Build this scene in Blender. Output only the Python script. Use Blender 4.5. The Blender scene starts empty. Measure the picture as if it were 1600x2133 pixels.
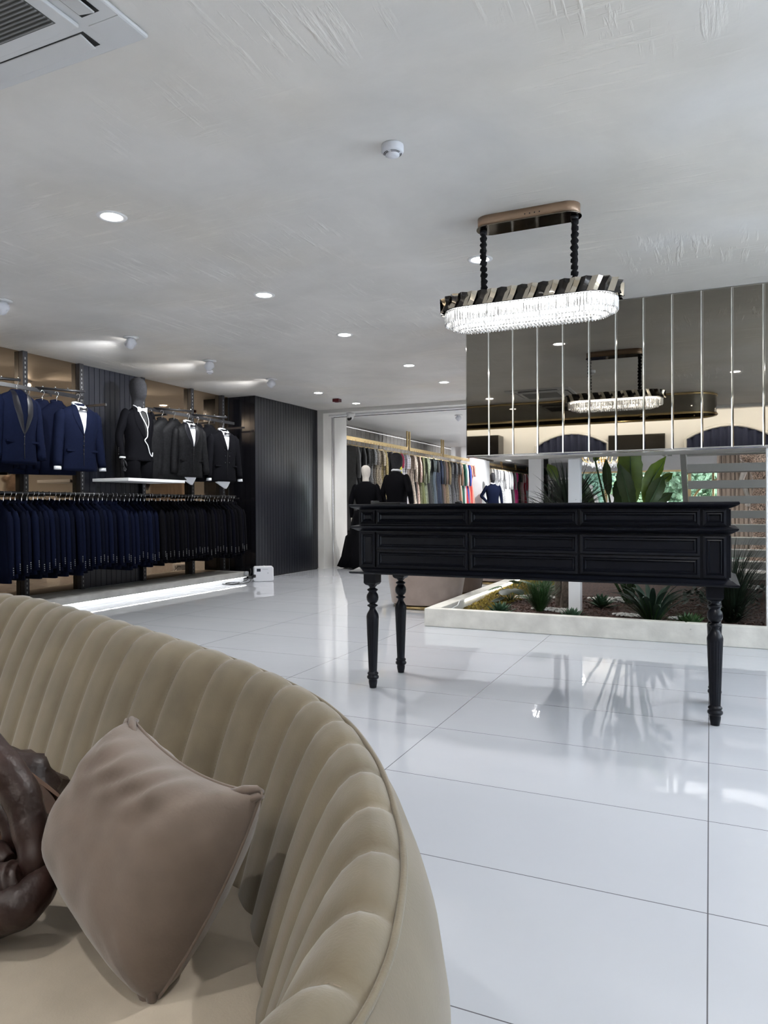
import bpy, bmesh, math, random
from math import sin, cos, pi, radians, sqrt
from mathutils import Vector, Matrix, noise
random.seed(7)
SC = bpy.context.scene
COL = SC.collection

# ------------------------------------------------------------------ camera
H = 1.1
FPX = 1496.0
yaw, pitch, roll = map(radians, (24.413, -0.435, -0.301))
FW = Vector((-sin(yaw)*cos(pitch), cos(yaw)*cos(pitch), sin(pitch)))
R0 = Vector((cos(yaw), sin(yaw), 0)); U0 = R0.cross(FW)
RT = R0*cos(roll) + U0*sin(roll); UP = -R0*sin(roll) + U0*cos(roll)
cam_data = bpy.data.cameras.new('camera')
cam_data.sensor_fit = 'VERTICAL'; cam_data.sensor_height = 24.0
cam_data.lens = FPX/2133*24.0
cam_data.clip_start = 0.05; cam_data.clip_end = 200
cam = bpy.data.objects.new('camera', cam_data); COL.objects.link(cam)
m = Matrix.Identity(4)
for i in range(3):
    m[i][0] = RT[i]; m[i][1] = UP[i]; m[i][2] = -FW[i]
m[0][3], m[1][3], m[2][3] = 0, 0, H
cam.matrix_world = m
SC.camera = cam

# ------------------------------------------------------------------ world, exposure
SC.view_settings.view_transform = 'Standard'
SC.view_settings.look = 'None'
SC.view_settings.gamma = 1.0
SC.view_settings.use_curve_mapping = False
SC.view_settings.exposure = 1.15
w = bpy.data.worlds.new('sky'); SC.world = w; w.use_nodes = True
bg = w.node_tree.nodes['Background']
bg.inputs[0].default_value = (0.80, 0.90, 1.0, 1); bg.inputs[1].default_value = 5.0
SC.cycles.max_bounces = 9; SC.cycles.diffuse_bounces = 5; SC.cycles.glossy_bounces = 5
SC.cycles.transmission_bounces = 5; SC.cycles.sample_clamp_indirect = 5
SC.cycles.caustics_reflective = False; SC.cycles.caustics_refractive = False
SC.cycles.use_denoising = True

LIGHTS_K = 1.0
def lamp(kind, name, loc, energy, color=(1, 1, 1), rot=(0, 0, 0), **kw):
    d = bpy.data.lights.new(name, kind); d.energy = energy*LIGHTS_K; d.color = color
    for k, v in kw.items(): setattr(d, k, v)
    o = bpy.data.objects.new(name, d); COL.objects.link(o); o.location = loc; o.rotation_euler = rot
    return o
CZ = 2.815      # ceiling height
DOWN = (1.0, 0.98, 0.96)
# unseen area lamps added to lift the ceiling: daylight from right, fill from behind
lamp('AREA', 'added_right_daylight', (3.02, 4.0, 1.25), 190, (.86, .93, 1), (0, radians(-90-26), 0), shape='RECTANGLE', size=2.1, size_y=5.6)
lamp('AREA', 'added_rear_fill', (-4.9, -1.25, 1.1), 15, (.90, .95, 1), (radians(90+18), 0, 0), shape='RECTANGLE', size=2.4, size_y=1.6)

# ------------------------------------------------------------------ materials
MATS = {}
def mat(name, col, rough=0.5, metal=0.0, noise_amt=0.0, noise_scale=20, bump=0.0, bump_scale=60, spec=0.5,
        emit=None, emit_s=0.0, sheen=0.0, coat=0.0, coords='Object', stretch=(1, 1, 1), transmission=0.0, detail=4, ior=1.45, bump_dist=0.01):
    if name in MATS: return MATS[name]
    mt = bpy.data.materials.new(name); mt.use_nodes = True; nt = mt.node_tree
    b = nt.nodes['Principled BSDF']
    b.inputs['Base Color'].default_value = (*col, 1); b.inputs['Roughness'].default_value = rough
    b.inputs['Metallic'].default_value = metal; b.inputs['Specular IOR Level'].default_value = spec
    b.inputs['Sheen Weight'].default_value = sheen; b.inputs['Coat Weight'].default_value = coat
    b.inputs['Transmission Weight'].default_value = transmission; b.inputs['IOR'].default_value = ior
    if emit: b.inputs['Emission Color'].default_value = (*emit, 1); b.inputs['Emission Strength'].default_value = emit_s
    if noise_amt or bump:
        tc = nt.nodes.new('ShaderNodeTexCoord'); mp = nt.nodes.new('ShaderNodeMapping'); mp.inputs['Scale'].default_value = stretch
        nt.links.new(tc.outputs[coords], mp.inputs[0])
    if noise_amt:
        n = nt.nodes.new('ShaderNodeTexNoise'); n.inputs['Scale'].default_value = noise_scale; n.inputs['Detail'].default_value = detail
        nt.links.new(mp.outputs[0], n.inputs[0])
        r = nt.nodes.new('ShaderNodeValToRGB'); r.color_ramp.elements[0].position = 0.3; r.color_ramp.elements[1].position = 0.7
        r.color_ramp.elements[0].color = (*[max(0, c*(1-noise_amt)) for c in col], 1)
        r.color_ramp.elements[1].color = (*[min(1, c*(1+noise_amt)) for c in col], 1)
        nt.links.new(n.outputs[0], r.inputs[0]); nt.links.new(r.outputs[0], b.inputs['Base Color'])
    if bump:
        n2 = nt.nodes.new('ShaderNodeTexNoise'); n2.inputs['Scale'].default_value = bump_scale; n2.inputs['Detail'].default_value = 3
        nt.links.new(mp.outputs[0], n2.inputs[0])
        bp = nt.nodes.new('ShaderNodeBump'); bp.inputs['Strength'].default_value = bump; bp.inputs['Distance'].default_value = bump_dist
        nt.links.new(n2.outputs[0], bp.inputs['Height']); nt.links.new(bp.outputs[0], b.inputs['Normal'])
    MATS[name] = mt
    return mt

def floor_mat():
    mt = bpy.data.materials.new('porcelain_tile'); mt.use_nodes = True; nt = mt.node_tree; N = nt.nodes; L = nt.links
    b = N['Principled BSDF']; b.inputs['Roughness'].default_value = 0.035; b.inputs['Specular IOR Level'].default_value = 1.0
    tc = N.new('ShaderNodeTexCoord'); sp = N.new('ShaderNodeSeparateXYZ'); L.new(tc.outputs['Object'], sp.inputs[0])
    def math_(op, a, c):
        n = N.new('ShaderNodeMath'); n.operation = op
        if isinstance(a, float): n.inputs[0].default_value = a
        else: L.new(a, n.inputs[0])
        if c is not None:
            if isinstance(c, float): n.inputs[1].default_value = c
            else: L.new(c, n.inputs[1])
        return n.outputs[0]
    def line(axis, per, off, wd):
        x = math_('ADD', sp.outputs[axis], off); x = math_('DIVIDE', x, per); x = math_('FRACT', x, None)
        x = math_('SUBTRACT', x, 0.5); x = math_('ABSOLUTE', x, None); return math_('GREATER_THAN', x, 0.5-wd/per/2)
    lx = line('X', 1.233, 200*1.233+0.007, 0.0035); ly = line('Y', 0.6195, 200*0.6195-1.491, 0.0035)
    g = math_('MAXIMUM', lx, ly)
    n = N.new('ShaderNodeTexNoise'); n.inputs['Scale'].default_value = 0.7; n.inputs['Detail'].default_value = 6
    L.new(tc.outputs['Object'], n.inputs[0])
    cr = N.new('ShaderNodeValToRGB'); cr.color_ramp.elements[0].position = .35; cr.color_ramp.elements[1].position = .65
    cr.color_ramp.elements[0].color = (.475, .495, .535, 1); cr.color_ramp.elements[1].color = (.515, .535, .575, 1)
    L.new(n.outputs[0], cr.inputs[0])
    mx = N.new('ShaderNodeMix'); mx.data_type = 'RGBA'; L.new(g, mx.inputs[0]); L.new(cr.outputs[0], mx.inputs[6]); mx.inputs[7].default_value = (.12, .12, .13, 1)
    L.new(mx.outputs[2], b.inputs['Base Color'])
    n2 = N.new('ShaderNodeTexNoise'); n2.inputs['Scale'].default_value = 2.2; n2.inputs['Detail'].default_value = 3; n2.inputs['Roughness'].default_value = .55
    mp = N.new('ShaderNodeMapping'); mp.inputs['Scale'].default_value = (1, 1.6, 1); L.new(tc.outputs['Object'], mp.inputs[0]); L.new(mp.outputs[0], n2.inputs[0])
    hh = math_('MULTIPLY', g, -0.3); hh = math_('ADD', hh, n2.outputs[0])
    bp = N.new('ShaderNodeBump'); bp.inputs['Strength'].default_value = 0.09; bp.inputs['Distance'].default_value = 0.012
    L.new(hh, bp.inputs['Height']); L.new(bp.outputs[0], b.inputs['Normal'])
    return mt

def ceiling_mat(name, base):
    mt = bpy.data.materials.new(name); mt.use_nodes = True; nt = mt.node_tree; N = nt.nodes; L = nt.links
    b = N['Principled BSDF']; b.inputs['Roughness'].default_value = 0.45; b.inputs['Specular IOR Level'].default_value = 0.4
    tc = N.new('ShaderNodeTexCoord')
    def noise_(scale, det, rgh=.5, stretch=(1, 1, 1), rot=0.0, src=None, dist=0.0):
        mp = N.new('ShaderNodeMapping'); mp.inputs['Scale'].default_value = stretch; mp.inputs['Rotation'].default_value = (0, 0, rot)
        L.new(src or tc.outputs['Object'], mp.inputs[0]); n = N.new('ShaderNodeTexNoise'); n.inputs['Scale'].default_value = scale
        n.inputs['Detail'].default_value = det; n.inputs['Roughness'].default_value = rgh; n.inputs['Distortion'].default_value = dist; L.new(mp.outputs[0], n.inputs[0]); return n
    def ramp(src, a, c):
        r = N.new('ShaderNodeMapRange'); r.inputs['From Min'].default_value = a; r.inputs['From Max'].default_value = c; L.new(src, r.inputs['Value']); return r.outputs[0]
    def mul(a, c, op='MULTIPLY'):
        n = N.new('ShaderNodeMath'); n.operation = op
        for k, q in enumerate((a, c)):
            if isinstance(q, float): n.inputs[k].default_value = q
            else: L.new(q, n.inputs[k])
        return n.outputs[0]
    cloud = noise_(1.3, 7, .6, dist=.3); big = noise_(.55, 3)
    s1 = noise_(2.6, 5, .6, (1, 9, 1), .5, dist=.25); m1 = noise_(1.1, 3)           # trowel strokes one way
    s2 = noise_(2.6, 5, .6, (9, 1, 1), .25, dist=.25); m2 = noise_(.9, 3, rot=2.0)    # and across
    f1 = mul(ramp(s1.outputs[0], .53, .72), ramp(m1.outputs[0], .50, .66)); f2 = mul(ramp(s2.outputs[0], .53, .72), ramp(m2.outputs[0], .50, .66))
    strokes = mul(f1, f2, 'MAXIMUM')
    tone = mul(mul(cloud.outputs[0], .8), mul(strokes, .30), 'ADD')
    cr = N.new('ShaderNodeValToRGB'); e = cr.color_ramp.elements
    e[0].position = .22; e[0].color = (*[c*.88 for c in base], 1); e[1].position = .62; e[1].color = (*[min(1, c*1.12) for c in base], 1)
    L.new(tone, cr.inputs[0])
    warm = N.new('ShaderNodeMix'); warm.data_type = 'RGBA'; L.new(ramp(big.outputs[0], .45, .62), warm.inputs[0]); L.new(cr.outputs[0], warm.inputs[6])
    wm_ = N.new('ShaderNodeMix'); wm_.data_type = 'RGBA'; wm_.blend_type = 'MULTIPLY'; wm_.inputs[0].default_value = 1; L.new(cr.outputs[0], wm_.inputs[6]); wm_.inputs[7].default_value = (1.0, .97, .92, 1)
    L.new(wm_.outputs[2], warm.inputs[7]); L.new(warm.outputs[2], b.inputs['Base Color'])
    hgt = mul(mul(cloud.outputs[0], .7), mul(strokes, .8), 'ADD')
    bp = N.new('ShaderNodeBump'); bp.inputs['Strength'].default_value = .5; bp.inputs['Distance'].default_value = .012
    L.new(hgt, bp.inputs['Height']); L.new(bp.outputs[0], b.inputs['Normal'])
    return mt

M_floor = floor_mat()
M_ceil = ceiling_mat('trowelled_plaster', (.70, .68, .65))
M_wall = mat('pale_plaster', (.66, .65, .62), .6, noise_amt=.05, noise_scale=2.5, bump=.12, bump_scale=9)
M_white = mat('white_paint', (.78, .78, .78), .4)
M_offwhite = mat('cream_wall', (.62, .60, .56), .5, noise_amt=.03, noise_scale=2)
M_black = mat('black_metal', (.012, .012, .014), .35)
M_slat = mat('black_slat', (.010, .011, .016), .32, noise_amt=.12, noise_scale=30, stretch=(1, 1, .05))
M_slatend = mat('black_gloss', (.006, .006, .008), .16)
M_mirror = mat('smoked_mirror', (.27, .25, .215), .015, 1.0)
M_bevel = mat('mirror_bevel', (.60, .58, .53), .06, 1.0)
M_bronze = mat('bronze_mirror', (.40, .30, .205), .03, 1.0)
M_gold = mat('brass', (.72, .53, .26), .22, 1.0)
M_goldm = mat('satin_gold', (.60, .47, .27), .35, 1.0)
M_rosegold = mat('rose_gold_paint', (.36, .245, .165), .38, .35)
M_chrome = mat('chrome', (.75, .75, .77), .12, 1.0)
M_desk = mat('desk_lacquer', (.0042, .0050, .0082), .33, spec=.22)
M_curb = mat('curb_plaster', (.60, .585, .54), .65, noise_amt=.12, noise_scale=7, bump=.3, bump_scale=18)
M_led = mat('led_strip', (1, 1, 1), .5, emit=(.96, .98, 1), emit_s=7.0)
M_ledw = mat('led_strip_warm', (1, 1, 1), .5, emit=(1, .96, .86), emit_s=6.0)
M_lampface = mat('lamp_face', (1, 1, 1), .4, emit=(1, .98, .96), emit_s=22.0)
M_glass = mat('clear_glass', (.95, .97, .97), .0, transmission=1.0, ior=1.45)
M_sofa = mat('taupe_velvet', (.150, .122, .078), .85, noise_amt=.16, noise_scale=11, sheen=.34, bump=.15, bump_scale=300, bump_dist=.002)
M_seat_lit = mat('seat_velvet_lit', (.40, .345, .27), .85, noise_amt=.10, noise_scale=9, sheen=.30, bump=.12, bump_scale=300, bump_dist=.002)  # sofa velvet in a lighter base; light on the seat put into the colour
M_thread = mat('stitch_thread', (.23, .185, .135), .8)
M_cushion = mat('mauve_velvet', (.150, .114, .091), .85, noise_amt=.12, noise_scale=16, sheen=.35, bump=.12, bump_scale=260, bump_dist=.002)
M_leather = mat('brown_leather', (.024, .011, .0085), .42, noise_amt=.4, noise_scale=14, bump=.45, bump_scale=34, coat=.0)
M_leather2 = mat('tan_lining', (.075, .036, .018), .55, noise_amt=.25, noise_scale=14)
M_navy = [mat('navy_wool_%d' % i, c, .85, noise_amt=.12, noise_scale=40, sheen=.0, spec=.06) for i, c in enumerate([(.0028, .0042, .013), (.0035, .0055, .017), (.0022, .0032, .009)])]
M_blk = [mat('black_wool_%d' % i, c, .85, noise_amt=.12, noise_scale=40, sheen=.0, spec=.06) for i, c in enumerate([(.0022, .0022, .0033), (.0034, .0034, .0045), (.002, .0022, .005)])]
M_satin = mat('black_satin', (.007, .007, .010), .35)
M_navyshow = mat('navy_wool_show', (.0042, .0066, .020), .85, noise_amt=.12, noise_scale=50, spec=.08)
M_blkshow = mat('black_wool_show', (.0036, .0036, .0050), .85, noise_amt=.12, noise_scale=50, spec=.08)
M_brocade = mat('black_brocade', (.0048, .0048, .0056), .6, noise_amt=.6, noise_scale=45, detail=2, spec=.15)
M_shirt = mat('white_shirt', (.78, .79, .82), .7)
M_headblk = mat('charcoal_felt', (.018, .018, .021), .9, noise_amt=.3, noise_scale=60)
M_headwht = mat('ivory_linen', (.62, .58, .53), .8, noise_amt=.06, noise_scale=60)
M_plastic = mat('white_plastic', (.70, .71, .75), .35)
M_grille = mat('grey_grille', (.20, .20, .20), .5)
M_acwhite = mat('ac_panel', (.60, .605, .61), .4)
M_dark = mat('dark_gap', (.01, .01, .01), .6)

# ------------------------------------------------------------------ mesh builder
class MB:
    def __init__(s): s.v = []; s.f = []; s.sm = []
    def add(s, vs, fs, smooth=False):
        n = len(s.v); s.v += [tuple(p) for p in vs]; s.f += [tuple(i+n for i in f) for f in fs]; s.sm += [smooth]*len(fs); return s
    def box(s, x0, x1, y0, y1, z0, z1):
        return s.add([(x0, y0, z0), (x1, y0, z0), (x1, y1, z0), (x0, y1, z0), (x0, y0, z1), (x1, y0, z1), (x1, y1, z1), (x0, y1, z1)],
                     [(0, 3, 2, 1), (4, 5, 6, 7), (0, 1, 5, 4), (1, 2, 6, 5), (2, 3, 7, 6), (3, 0, 4, 7)])
    def obox(s, c, ax, ay, az):       # oriented box: centre and three half-axis vectors
        c, ax, ay, az = map(Vector, (c, ax, ay, az)); vs = []
        for k in (-1, 1):
            for a, b in ((-1, -1), (1, -1), (1, 1), (-1, 1)): vs.append(c+ax*a+ay*b+az*k)
        return s.add(vs, [(0, 3, 2, 1), (4, 5, 6, 7), (0, 1, 5, 4), (1, 2, 6, 5), (2, 3, 7, 6), (3, 0, 4, 7)])
    def grid(s, rows, closed_u=False, closed_v=False, smooth=True, caps=False):
        nr = len(rows); nc = len(rows[0]); vs = [p for r in rows for p in r]; fs = []
        for i in range(nr if closed_v else nr-1):
            for j in range(nc if closed_u else nc-1):
                a = i*nc+j; b = i*nc+(j+1) % nc; i2 = (i+1) % nr
                fs.append((a, b, i2*nc+(j+1) % nc, i2*nc+j))
        s.add(vs, fs, smooth)
        if caps:
            n0 = len(s.v)-len(vs)
            s.f.append(tuple(n0+j for j in range(nc))[::-1]); s.sm.append(False)
            s.f.append(tuple(n0+(nr-1)*nc+j for j in range(nc))); s.sm.append(False)
        return s
    def loft(s, rings, n=20, caps=True, smooth=True):   # ring: (cx, cy, z, rx, ry[, power])
        rows = []
        for r in rings:
            cx, cy, z, rx, ry = r[:5]; p = r[5] if len(r) > 5 else 2.0; row = []
            for k in range(n):
                a = 2*pi*k/n; c, q = cos(a), sin(a)
                row.append((cx+rx*math.copysign(abs(c)**(2/p), c), cy+ry*math.copysign(abs(q)**(2/p), q), z))
            rows.append(row)
        return s.grid(rows, closed_u=True, smooth=smooth, caps=caps)
    def tube(s, path, rad, n=10, caps=True, closed=False, flat=1.0):
        P = [Vector(p) for p in path]; rows = []; up = None
        for i, p in enumerate(P):
            if closed: t = P[(i+1) % len(P)]-P[i-1]
            else: t = P[min(i+1, len(P)-1)]-P[max(i-1, 0)]
            t.normalize()
            if up is None: up = Vector((0, 0, 1)) if abs(t.z) < .9 else Vector((0, 1, 0))
            a = t.cross(up); a.normalize(); b = a.cross(t); b.normalize(); up = b
            r = rad[i] if isinstance(rad, (list, tuple)) else rad
            rows.append([p+a*(r*cos(2*pi*k/n))+b*(r*flat*sin(2*pi*k/n)) for k in range(n)])
        return s.grid(rows, closed_u=True, closed_v=closed, caps=caps and not closed)
    def lathe(s, prof, c=(0, 0), n=24, caps=False):   # prof: (r, z)
        rows = [[(c[0]+r*cos(2*pi*k/n), c[1]+r*sin(2*pi*k/n), z) for k in range(n)] for r, z in prof]
        return s.grid(rows, closed_u=True, caps=caps)
    def sphere(s, c, r, n=12, sc=(1, 1, 1)):
        rows = []
        for i in range(n//2+1):
            th = pi*i/(n//2); rr = max(sin(th), 1e-3)
            rows.append([(c[0]+r*sc[0]*rr*cos(2*pi*k/n), c[1]+r*sc[1]*rr*sin(2*pi*k/n), c[2]-r*sc[2]*cos(th)) for k in range(n)])
        return s.grid(rows, closed_u=True)
    def xf(s, M):
        s.v = [tuple(M @ Vector(p)) for p in s.v]; return s
    def build(s, name, material, parent=None, bevel=0.0, fix=True):
        me = bpy.data.meshes.new(name); me.from_pydata(s.v, [], s.f); me.update()
        if fix:
            bm = bmesh.new(); bm.from_mesh(me)
            for f, q in zip(bm.faces, s.sm): f.smooth = q
            bmesh.ops.recalc_face_normals(bm, faces=bm.faces); bm.to_mesh(me); bm.free()
        else:
            me.polygons.foreach_set('use_smooth', s.sm)
        o = bpy.data.objects.new(name, me); COL.objects.link(o)
        me.materials.append(material)
        if parent is not None: o.parent = parent
        if bevel:
            md = o.modifiers.new('bevel', 'BEVEL'); md.width = bevel; md.segments = 2; md.limit_method = 'ANGLE'
        return o

def tag(o, label, cat, group=None, kind=None):
    o['label'] = label
    if cat: o['category'] = cat
    if group: o['group'] = group
    if kind: o['kind'] = kind
    return o
def thing(name, label, cat, loc=(0, 0, 0), rz=0.0, group=None):
    o = bpy.data.objects.new(name, None); COL.objects.link(o); o.empty_display_size = .1
    o.location = loc; o.rotation_euler = (0, 0, rz)
    return tag(o, label, cat, group)
def struct(o):
    o['kind'] = 'structure'; return o
KIDS = {}
def kids(o):
    return [c for c in bpy.data.objects if c.parent == o]
def dup(root, loc, rz, label, scale=None, ch=None, mats=None):
    r = root.copy(); COL.objects.link(r); r.location = loc; r.rotation_euler = (0, 0, rz); r['label'] = label
    if scale: r.scale = scale
    for c, gs in (ch if ch is not None else [(c, kids(c)) for c in kids(root)]):
        d = c.copy(); COL.objects.link(d); d.parent = r
        for g in gs:
            e = g.copy(); COL.objects.link(e); e.parent = d
    return r
def tree(root): return [(c, kids(c)) for c in kids(root)]
ONES = 'zeroth first second third fourth fifth sixth seventh eighth ninth tenth eleventh twelfth thirteenth fourteenth fifteenth sixteenth seventeenth eighteenth nineteenth'.split()
def ordinal(n):
    if n < 20: return ONES[n]
    t = {2: ('twentieth', 'twenty'), 3: ('thirtieth', 'thirty'), 4: ('fortieth', 'forty'), 5: ('fiftieth', 'fifty'), 6: ('sixtieth', 'sixty')}[n//10]
    return t[0] if n % 10 == 0 else t[1]+'-'+ONES[n % 10]
def at(u, v, ax, val):            # point seen at photo pixel (u, v) on the plane ax = val
    d = FW + RT*((u-800)/FPX) - UP*((v-1066.5)/FPX); i = 'xyz'.index(ax); c = Vector((0, 0, H))
    return c + d*((val-c[i])/d[i])
def dep(u, v, d):
    return Vector((0, 0, H)) + (FW + RT*((u-800)/FPX) - UP*((v-1066.5)/FPX))*d

# ================================================================== STRUCTURE
LW = -6.84                                   # plane of the left wall
def slab(name, x0, x1, y0, y1, z0, z1, m_): return struct(MB().box(x0, x1, y0, y1, z0, z1).build(name, m_))
slab('floor', -8.2, 3.2, -1.8, 32.2, -.1, 0, M_floor)
slab('ceiling', LW-.1, 3.2, -1.8, 11.15, CZ, CZ+.12, M_ceil)
slab('ceiling_far', -8.2, 3.2, 11.35, 32.2, CZ, CZ+.12, mat('far_ceiling_paint', (.72, .715, .70), .5, noise_amt=.03, noise_scale=1.5, bump=.08, bump_scale=6))
# header beam between the two rooms
slab('trim_1', -6.42, 3.2, 11.15, 11.35, 2.752, CZ+.12, M_wall)
slab('trim_2', -6.42, 3.2, 11.352, 11.50, 2.72, CZ+.12, M_white)
# left wall: backing, mirrors, slatted panel
slab('wall_left', LW-.14, LW-.02, -1.8, 9.22, 0, CZ, M_dark)
wm = thing('wall_mirror', 'bronze tinted mirror on the left wall behind the hanging suits, left of the slatted panel', 'mirror', (LW, 5.0, 0))
wm.location = (0, 0, 0)
for (y0, y1) in ((1.2, 2.9), (2.905, 4.6), (4.605, 6.27)): MB().box(LW-.02, LW, y0, y1, .14, CZ-.002).build('mirror_panel', M_bronze, wm)
wm2 = thing('wall_mirror', 'bronze tinted mirror on the left wall between the slatted panel and the black slatted corner', 'mirror')
for (y0, y1) in ((7.33, 8.28), (8.285, 9.2)): MB().box(LW-.02, LW, y0, y1, .14, CZ-.002).build('mirror_panel', M_bronze, wm2)
def slats_y(x, y0, y1, z0, z1, wd, th, gap=.007, sgn=1):
    b = MB(); y = y0
    while y < y1-.01:
        e = min(y+wd, y1); b.box(min(x, x+sgn*th), max(x, x+sgn*th), y+gap/2, e-gap/2, z0, z1); y += wd
    b.box(min(x-sgn*.004, x+sgn*.002), max(x-sgn*.004, x+sgn*.002), y0, y1, z0, z1); return b
sp = slats_y(LW, 6.27, 7.33, .14, CZ-.003, .083, .016).build('slat_panel', M_slat, None)
tag(sp, 'black vertical slat panel on the left wall behind the suited mannequin', 'wall panel')
# black slatted corner block
blk = slab('wall_corner', -8.2, -6.37, 9.24, 11.149, 0, CZ, M_dark)
sb = slats_y(-6.37, 9.225, 11.148, 0.012, CZ-.004, .0802, .02).build('slat_cladding', M_slat, blk)
b = MB(); x = LW
while x < -6.36:
    b.box(x+.003, min(x+.1, -6.352)-.003, 9.22, 9.24, .012, CZ-.004); x += .1
b.build('gloss_cladding', M_slatend, blk)
# pale wall piece and its return into the far room
slab('wall_far_left', -6.5, -6.195, 11.50, 11.96, 0, 2.80, M_wall)
slab('wall_jamb', -6.42, -6.235, 11.15, 11.46, 0, 2.752, M_wall)
dj = MB().box(-6.236, -6.215, 11.462, 11.498, 0, 2.72).build('door_track', M_chrome)
tag(dj, 'slim vertical glass door track on the pale wall beside the slatted corner', 'door track')
tk = MB().box(-6.2, 3.1, 11.47, 11.485, 2.712, 2.722).build('door_rail', M_dark)
tag(tk, 'thin dark sliding door rail under the header beam', 'door rail')
# far dress wall
slab('wall_dress', -7.0, -6.9, 11.96, 32.0, 0, CZ, mat('greige_wall', (.40, .375, .35), .5))
slab('wall_back', -8.2, -5.2, 32.0, 32.1, 0, CZ, M_offwhite)
slab('wall_step', -5.3, -5.2, 26.0, 32.0, 0, CZ, M_white)
slab('wall_right', 3.1, 3.2, -1.8, 26.1, 0, CZ, M_offwhite)
slab('wall_jamb_back', -6.9, -6.2, 11.96, 11.98, 0, CZ, M_wall)
# window wall
slab('wall_far', -5.2, 3.1, 26.0, 26.15, 2.30, CZ, M_white)
slab('wall_far_sill', -5.2, 3.1, 26.0, 26.15, 0, .35, M_white)
slab('wall_far_pier', -5.2, -4.2, 26.0, 26.15, .35, 2.30, M_white)
slab('trim_3', -4.2, 3.1, 25.93, 26.0, 2.28, 2.36, M_white)
wx = [-4.2, -3.3, -1.9, -.62, .55, 3.1]
for i in range(len(wx)-1):
    x0, x1 = wx[i], wx[i+1]
    t = struct(bpy.data.objects.new('window_%d' % (i+1), None)); COL.objects.link(t)
    b = MB(); b.box(x0, x0+.05, 25.98, 26.05, .35, 2.3); b.box(x1-.05, x1, 25.98, 26.05, .35, 2.3); b.box(x0+.05, x1-.05, 25.98, 26.05, .35, .42); b.box(x0+.05, x1-.05, 25.98, 26.05, 2.22, 2.3)
    b.build('window_frame', M_goldm, t)
    g = MB().box(x0+.05, x1-.05, 26.01, 26.018, .42, 2.22).build('window_pane', M_glass, t)
# gold arch tracery in the middle window
ar = MB().tube([(-.55+1.0-1.0*cos(a), 25.9, 1.0+.95*sin(a)) for a in [pi/2*k/14 for k in range(15)]], .035, 8)
ar.tube([(.1, 25.9, .35), (.1, 25.9, 2.25)], .035, 8)
tag(ar.build('room_divider', M_gold), 'gold arched frame standing in front of the far window, seen between the stair treads', 'frame')
# back wall behind the viewer (it shows in the mirrored bulkhead)
slab('wall_rear', LW, 3.1, -1.8, -1.7, 0, CZ, mat('bright_wall', (.80, .78, .74), .5))
ww = thing('added_wall_washer', 'slim white linear light added on the unseen ceiling to wash the wall behind the viewer', 'ceiling light', (-1.9, -1.15, CZ))  # added fixture and lamp, to brighten the wall reflected in the bulkhead
MB().box(-3.6, 3.6, -.03, .03, -.05, -.001).build('housing', M_white, ww, .004)
lamp('AREA', 'added_washer_light', (-1.9, -1.19, CZ-.06), 62, (1, .97, .92), (radians(-52), 0, 0), shape='RECTANGLE', size=7.0, size_y=.05)
slab('wall_left_rear', LW-.02, LW, -1.7, 1.19, 0, CZ, M_offwhite)

# mirrored bulkhead
BX0, BX1, BY, BZ = -2.022, 2.9, 6.274, 1.553
bk = slab('wall_bulkhead', BX0+.012, BX1, BY+.022, 7.15, BZ+.012, CZ, M_offwhite)
PW = .2186
for i in range(int((BX1-BX0)/PW)+1):
    x0 = BX0+i*PW; x1 = min(x0+PW, BX1)-.0015; bv = .008
    if x1-x0 < .03: continue
    b = MB(); z0, z1 = BZ, CZ-.003
    b.add([(x0+bv, BY, z0+bv), (x1-bv, BY, z0+bv), (x1-bv, BY, z1-bv), (x0+bv, BY, z1-bv)], [(0, 1, 2, 3)])
    p = b.build('mirror_panel', M_mirror, bk, fix=False)
    b = MB(); o = [(x0, BY+.006, z0), (x1, BY+.006, z0), (x1, BY+.006, z1), (x0, BY+.006, z1)]; q = [(x0+bv, BY, z0+bv), (x1-bv, BY, z0+bv), (x1-bv, BY, z1-bv), (x0+bv, BY, z1-bv)]
    b.add(o+q, [(k, (k+1) % 4, 4+(k+1) % 4, 4+k) for k in range(4)])
    o2 = [(x, BY+.02, z) for x, y, z in o]; b.add(o+o2, [(k, 4+k, 4+(k+1) % 4, (k+1) % 4) for k in range(4)])
    b.build('bevelled_edge', M_bevel, p, fix=False)
b = MB().box(BX0-.004, BX0+.01, BY+.02, 7.15, BZ, CZ-.003); b.build('side_mirror', M_mirror, bk)
b = MB().box(BX0, BX1, BY+.004, BY+.045, BZ-.012, BZ-.002); b.build('edge_trim', M_chrome, bk)
# slim white posts standing in the planter, carrying the bulkhead
for (x0, x1, y0, y1, lab) in ((-1.215, -1.105, 6.87, 6.98, 'white square steel post in the planter, left of the banana plant, under the bulkhead'), (.398, .486, 6.30, 6.36, 'white slim post at the front of the planter at the right edge of the picture')):
    top = BZ-.014
    tag(MB().box(x0, x1, y0, y1, .1, top-.001).build('post', M_white, None, .004), lab, 'post')

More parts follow.
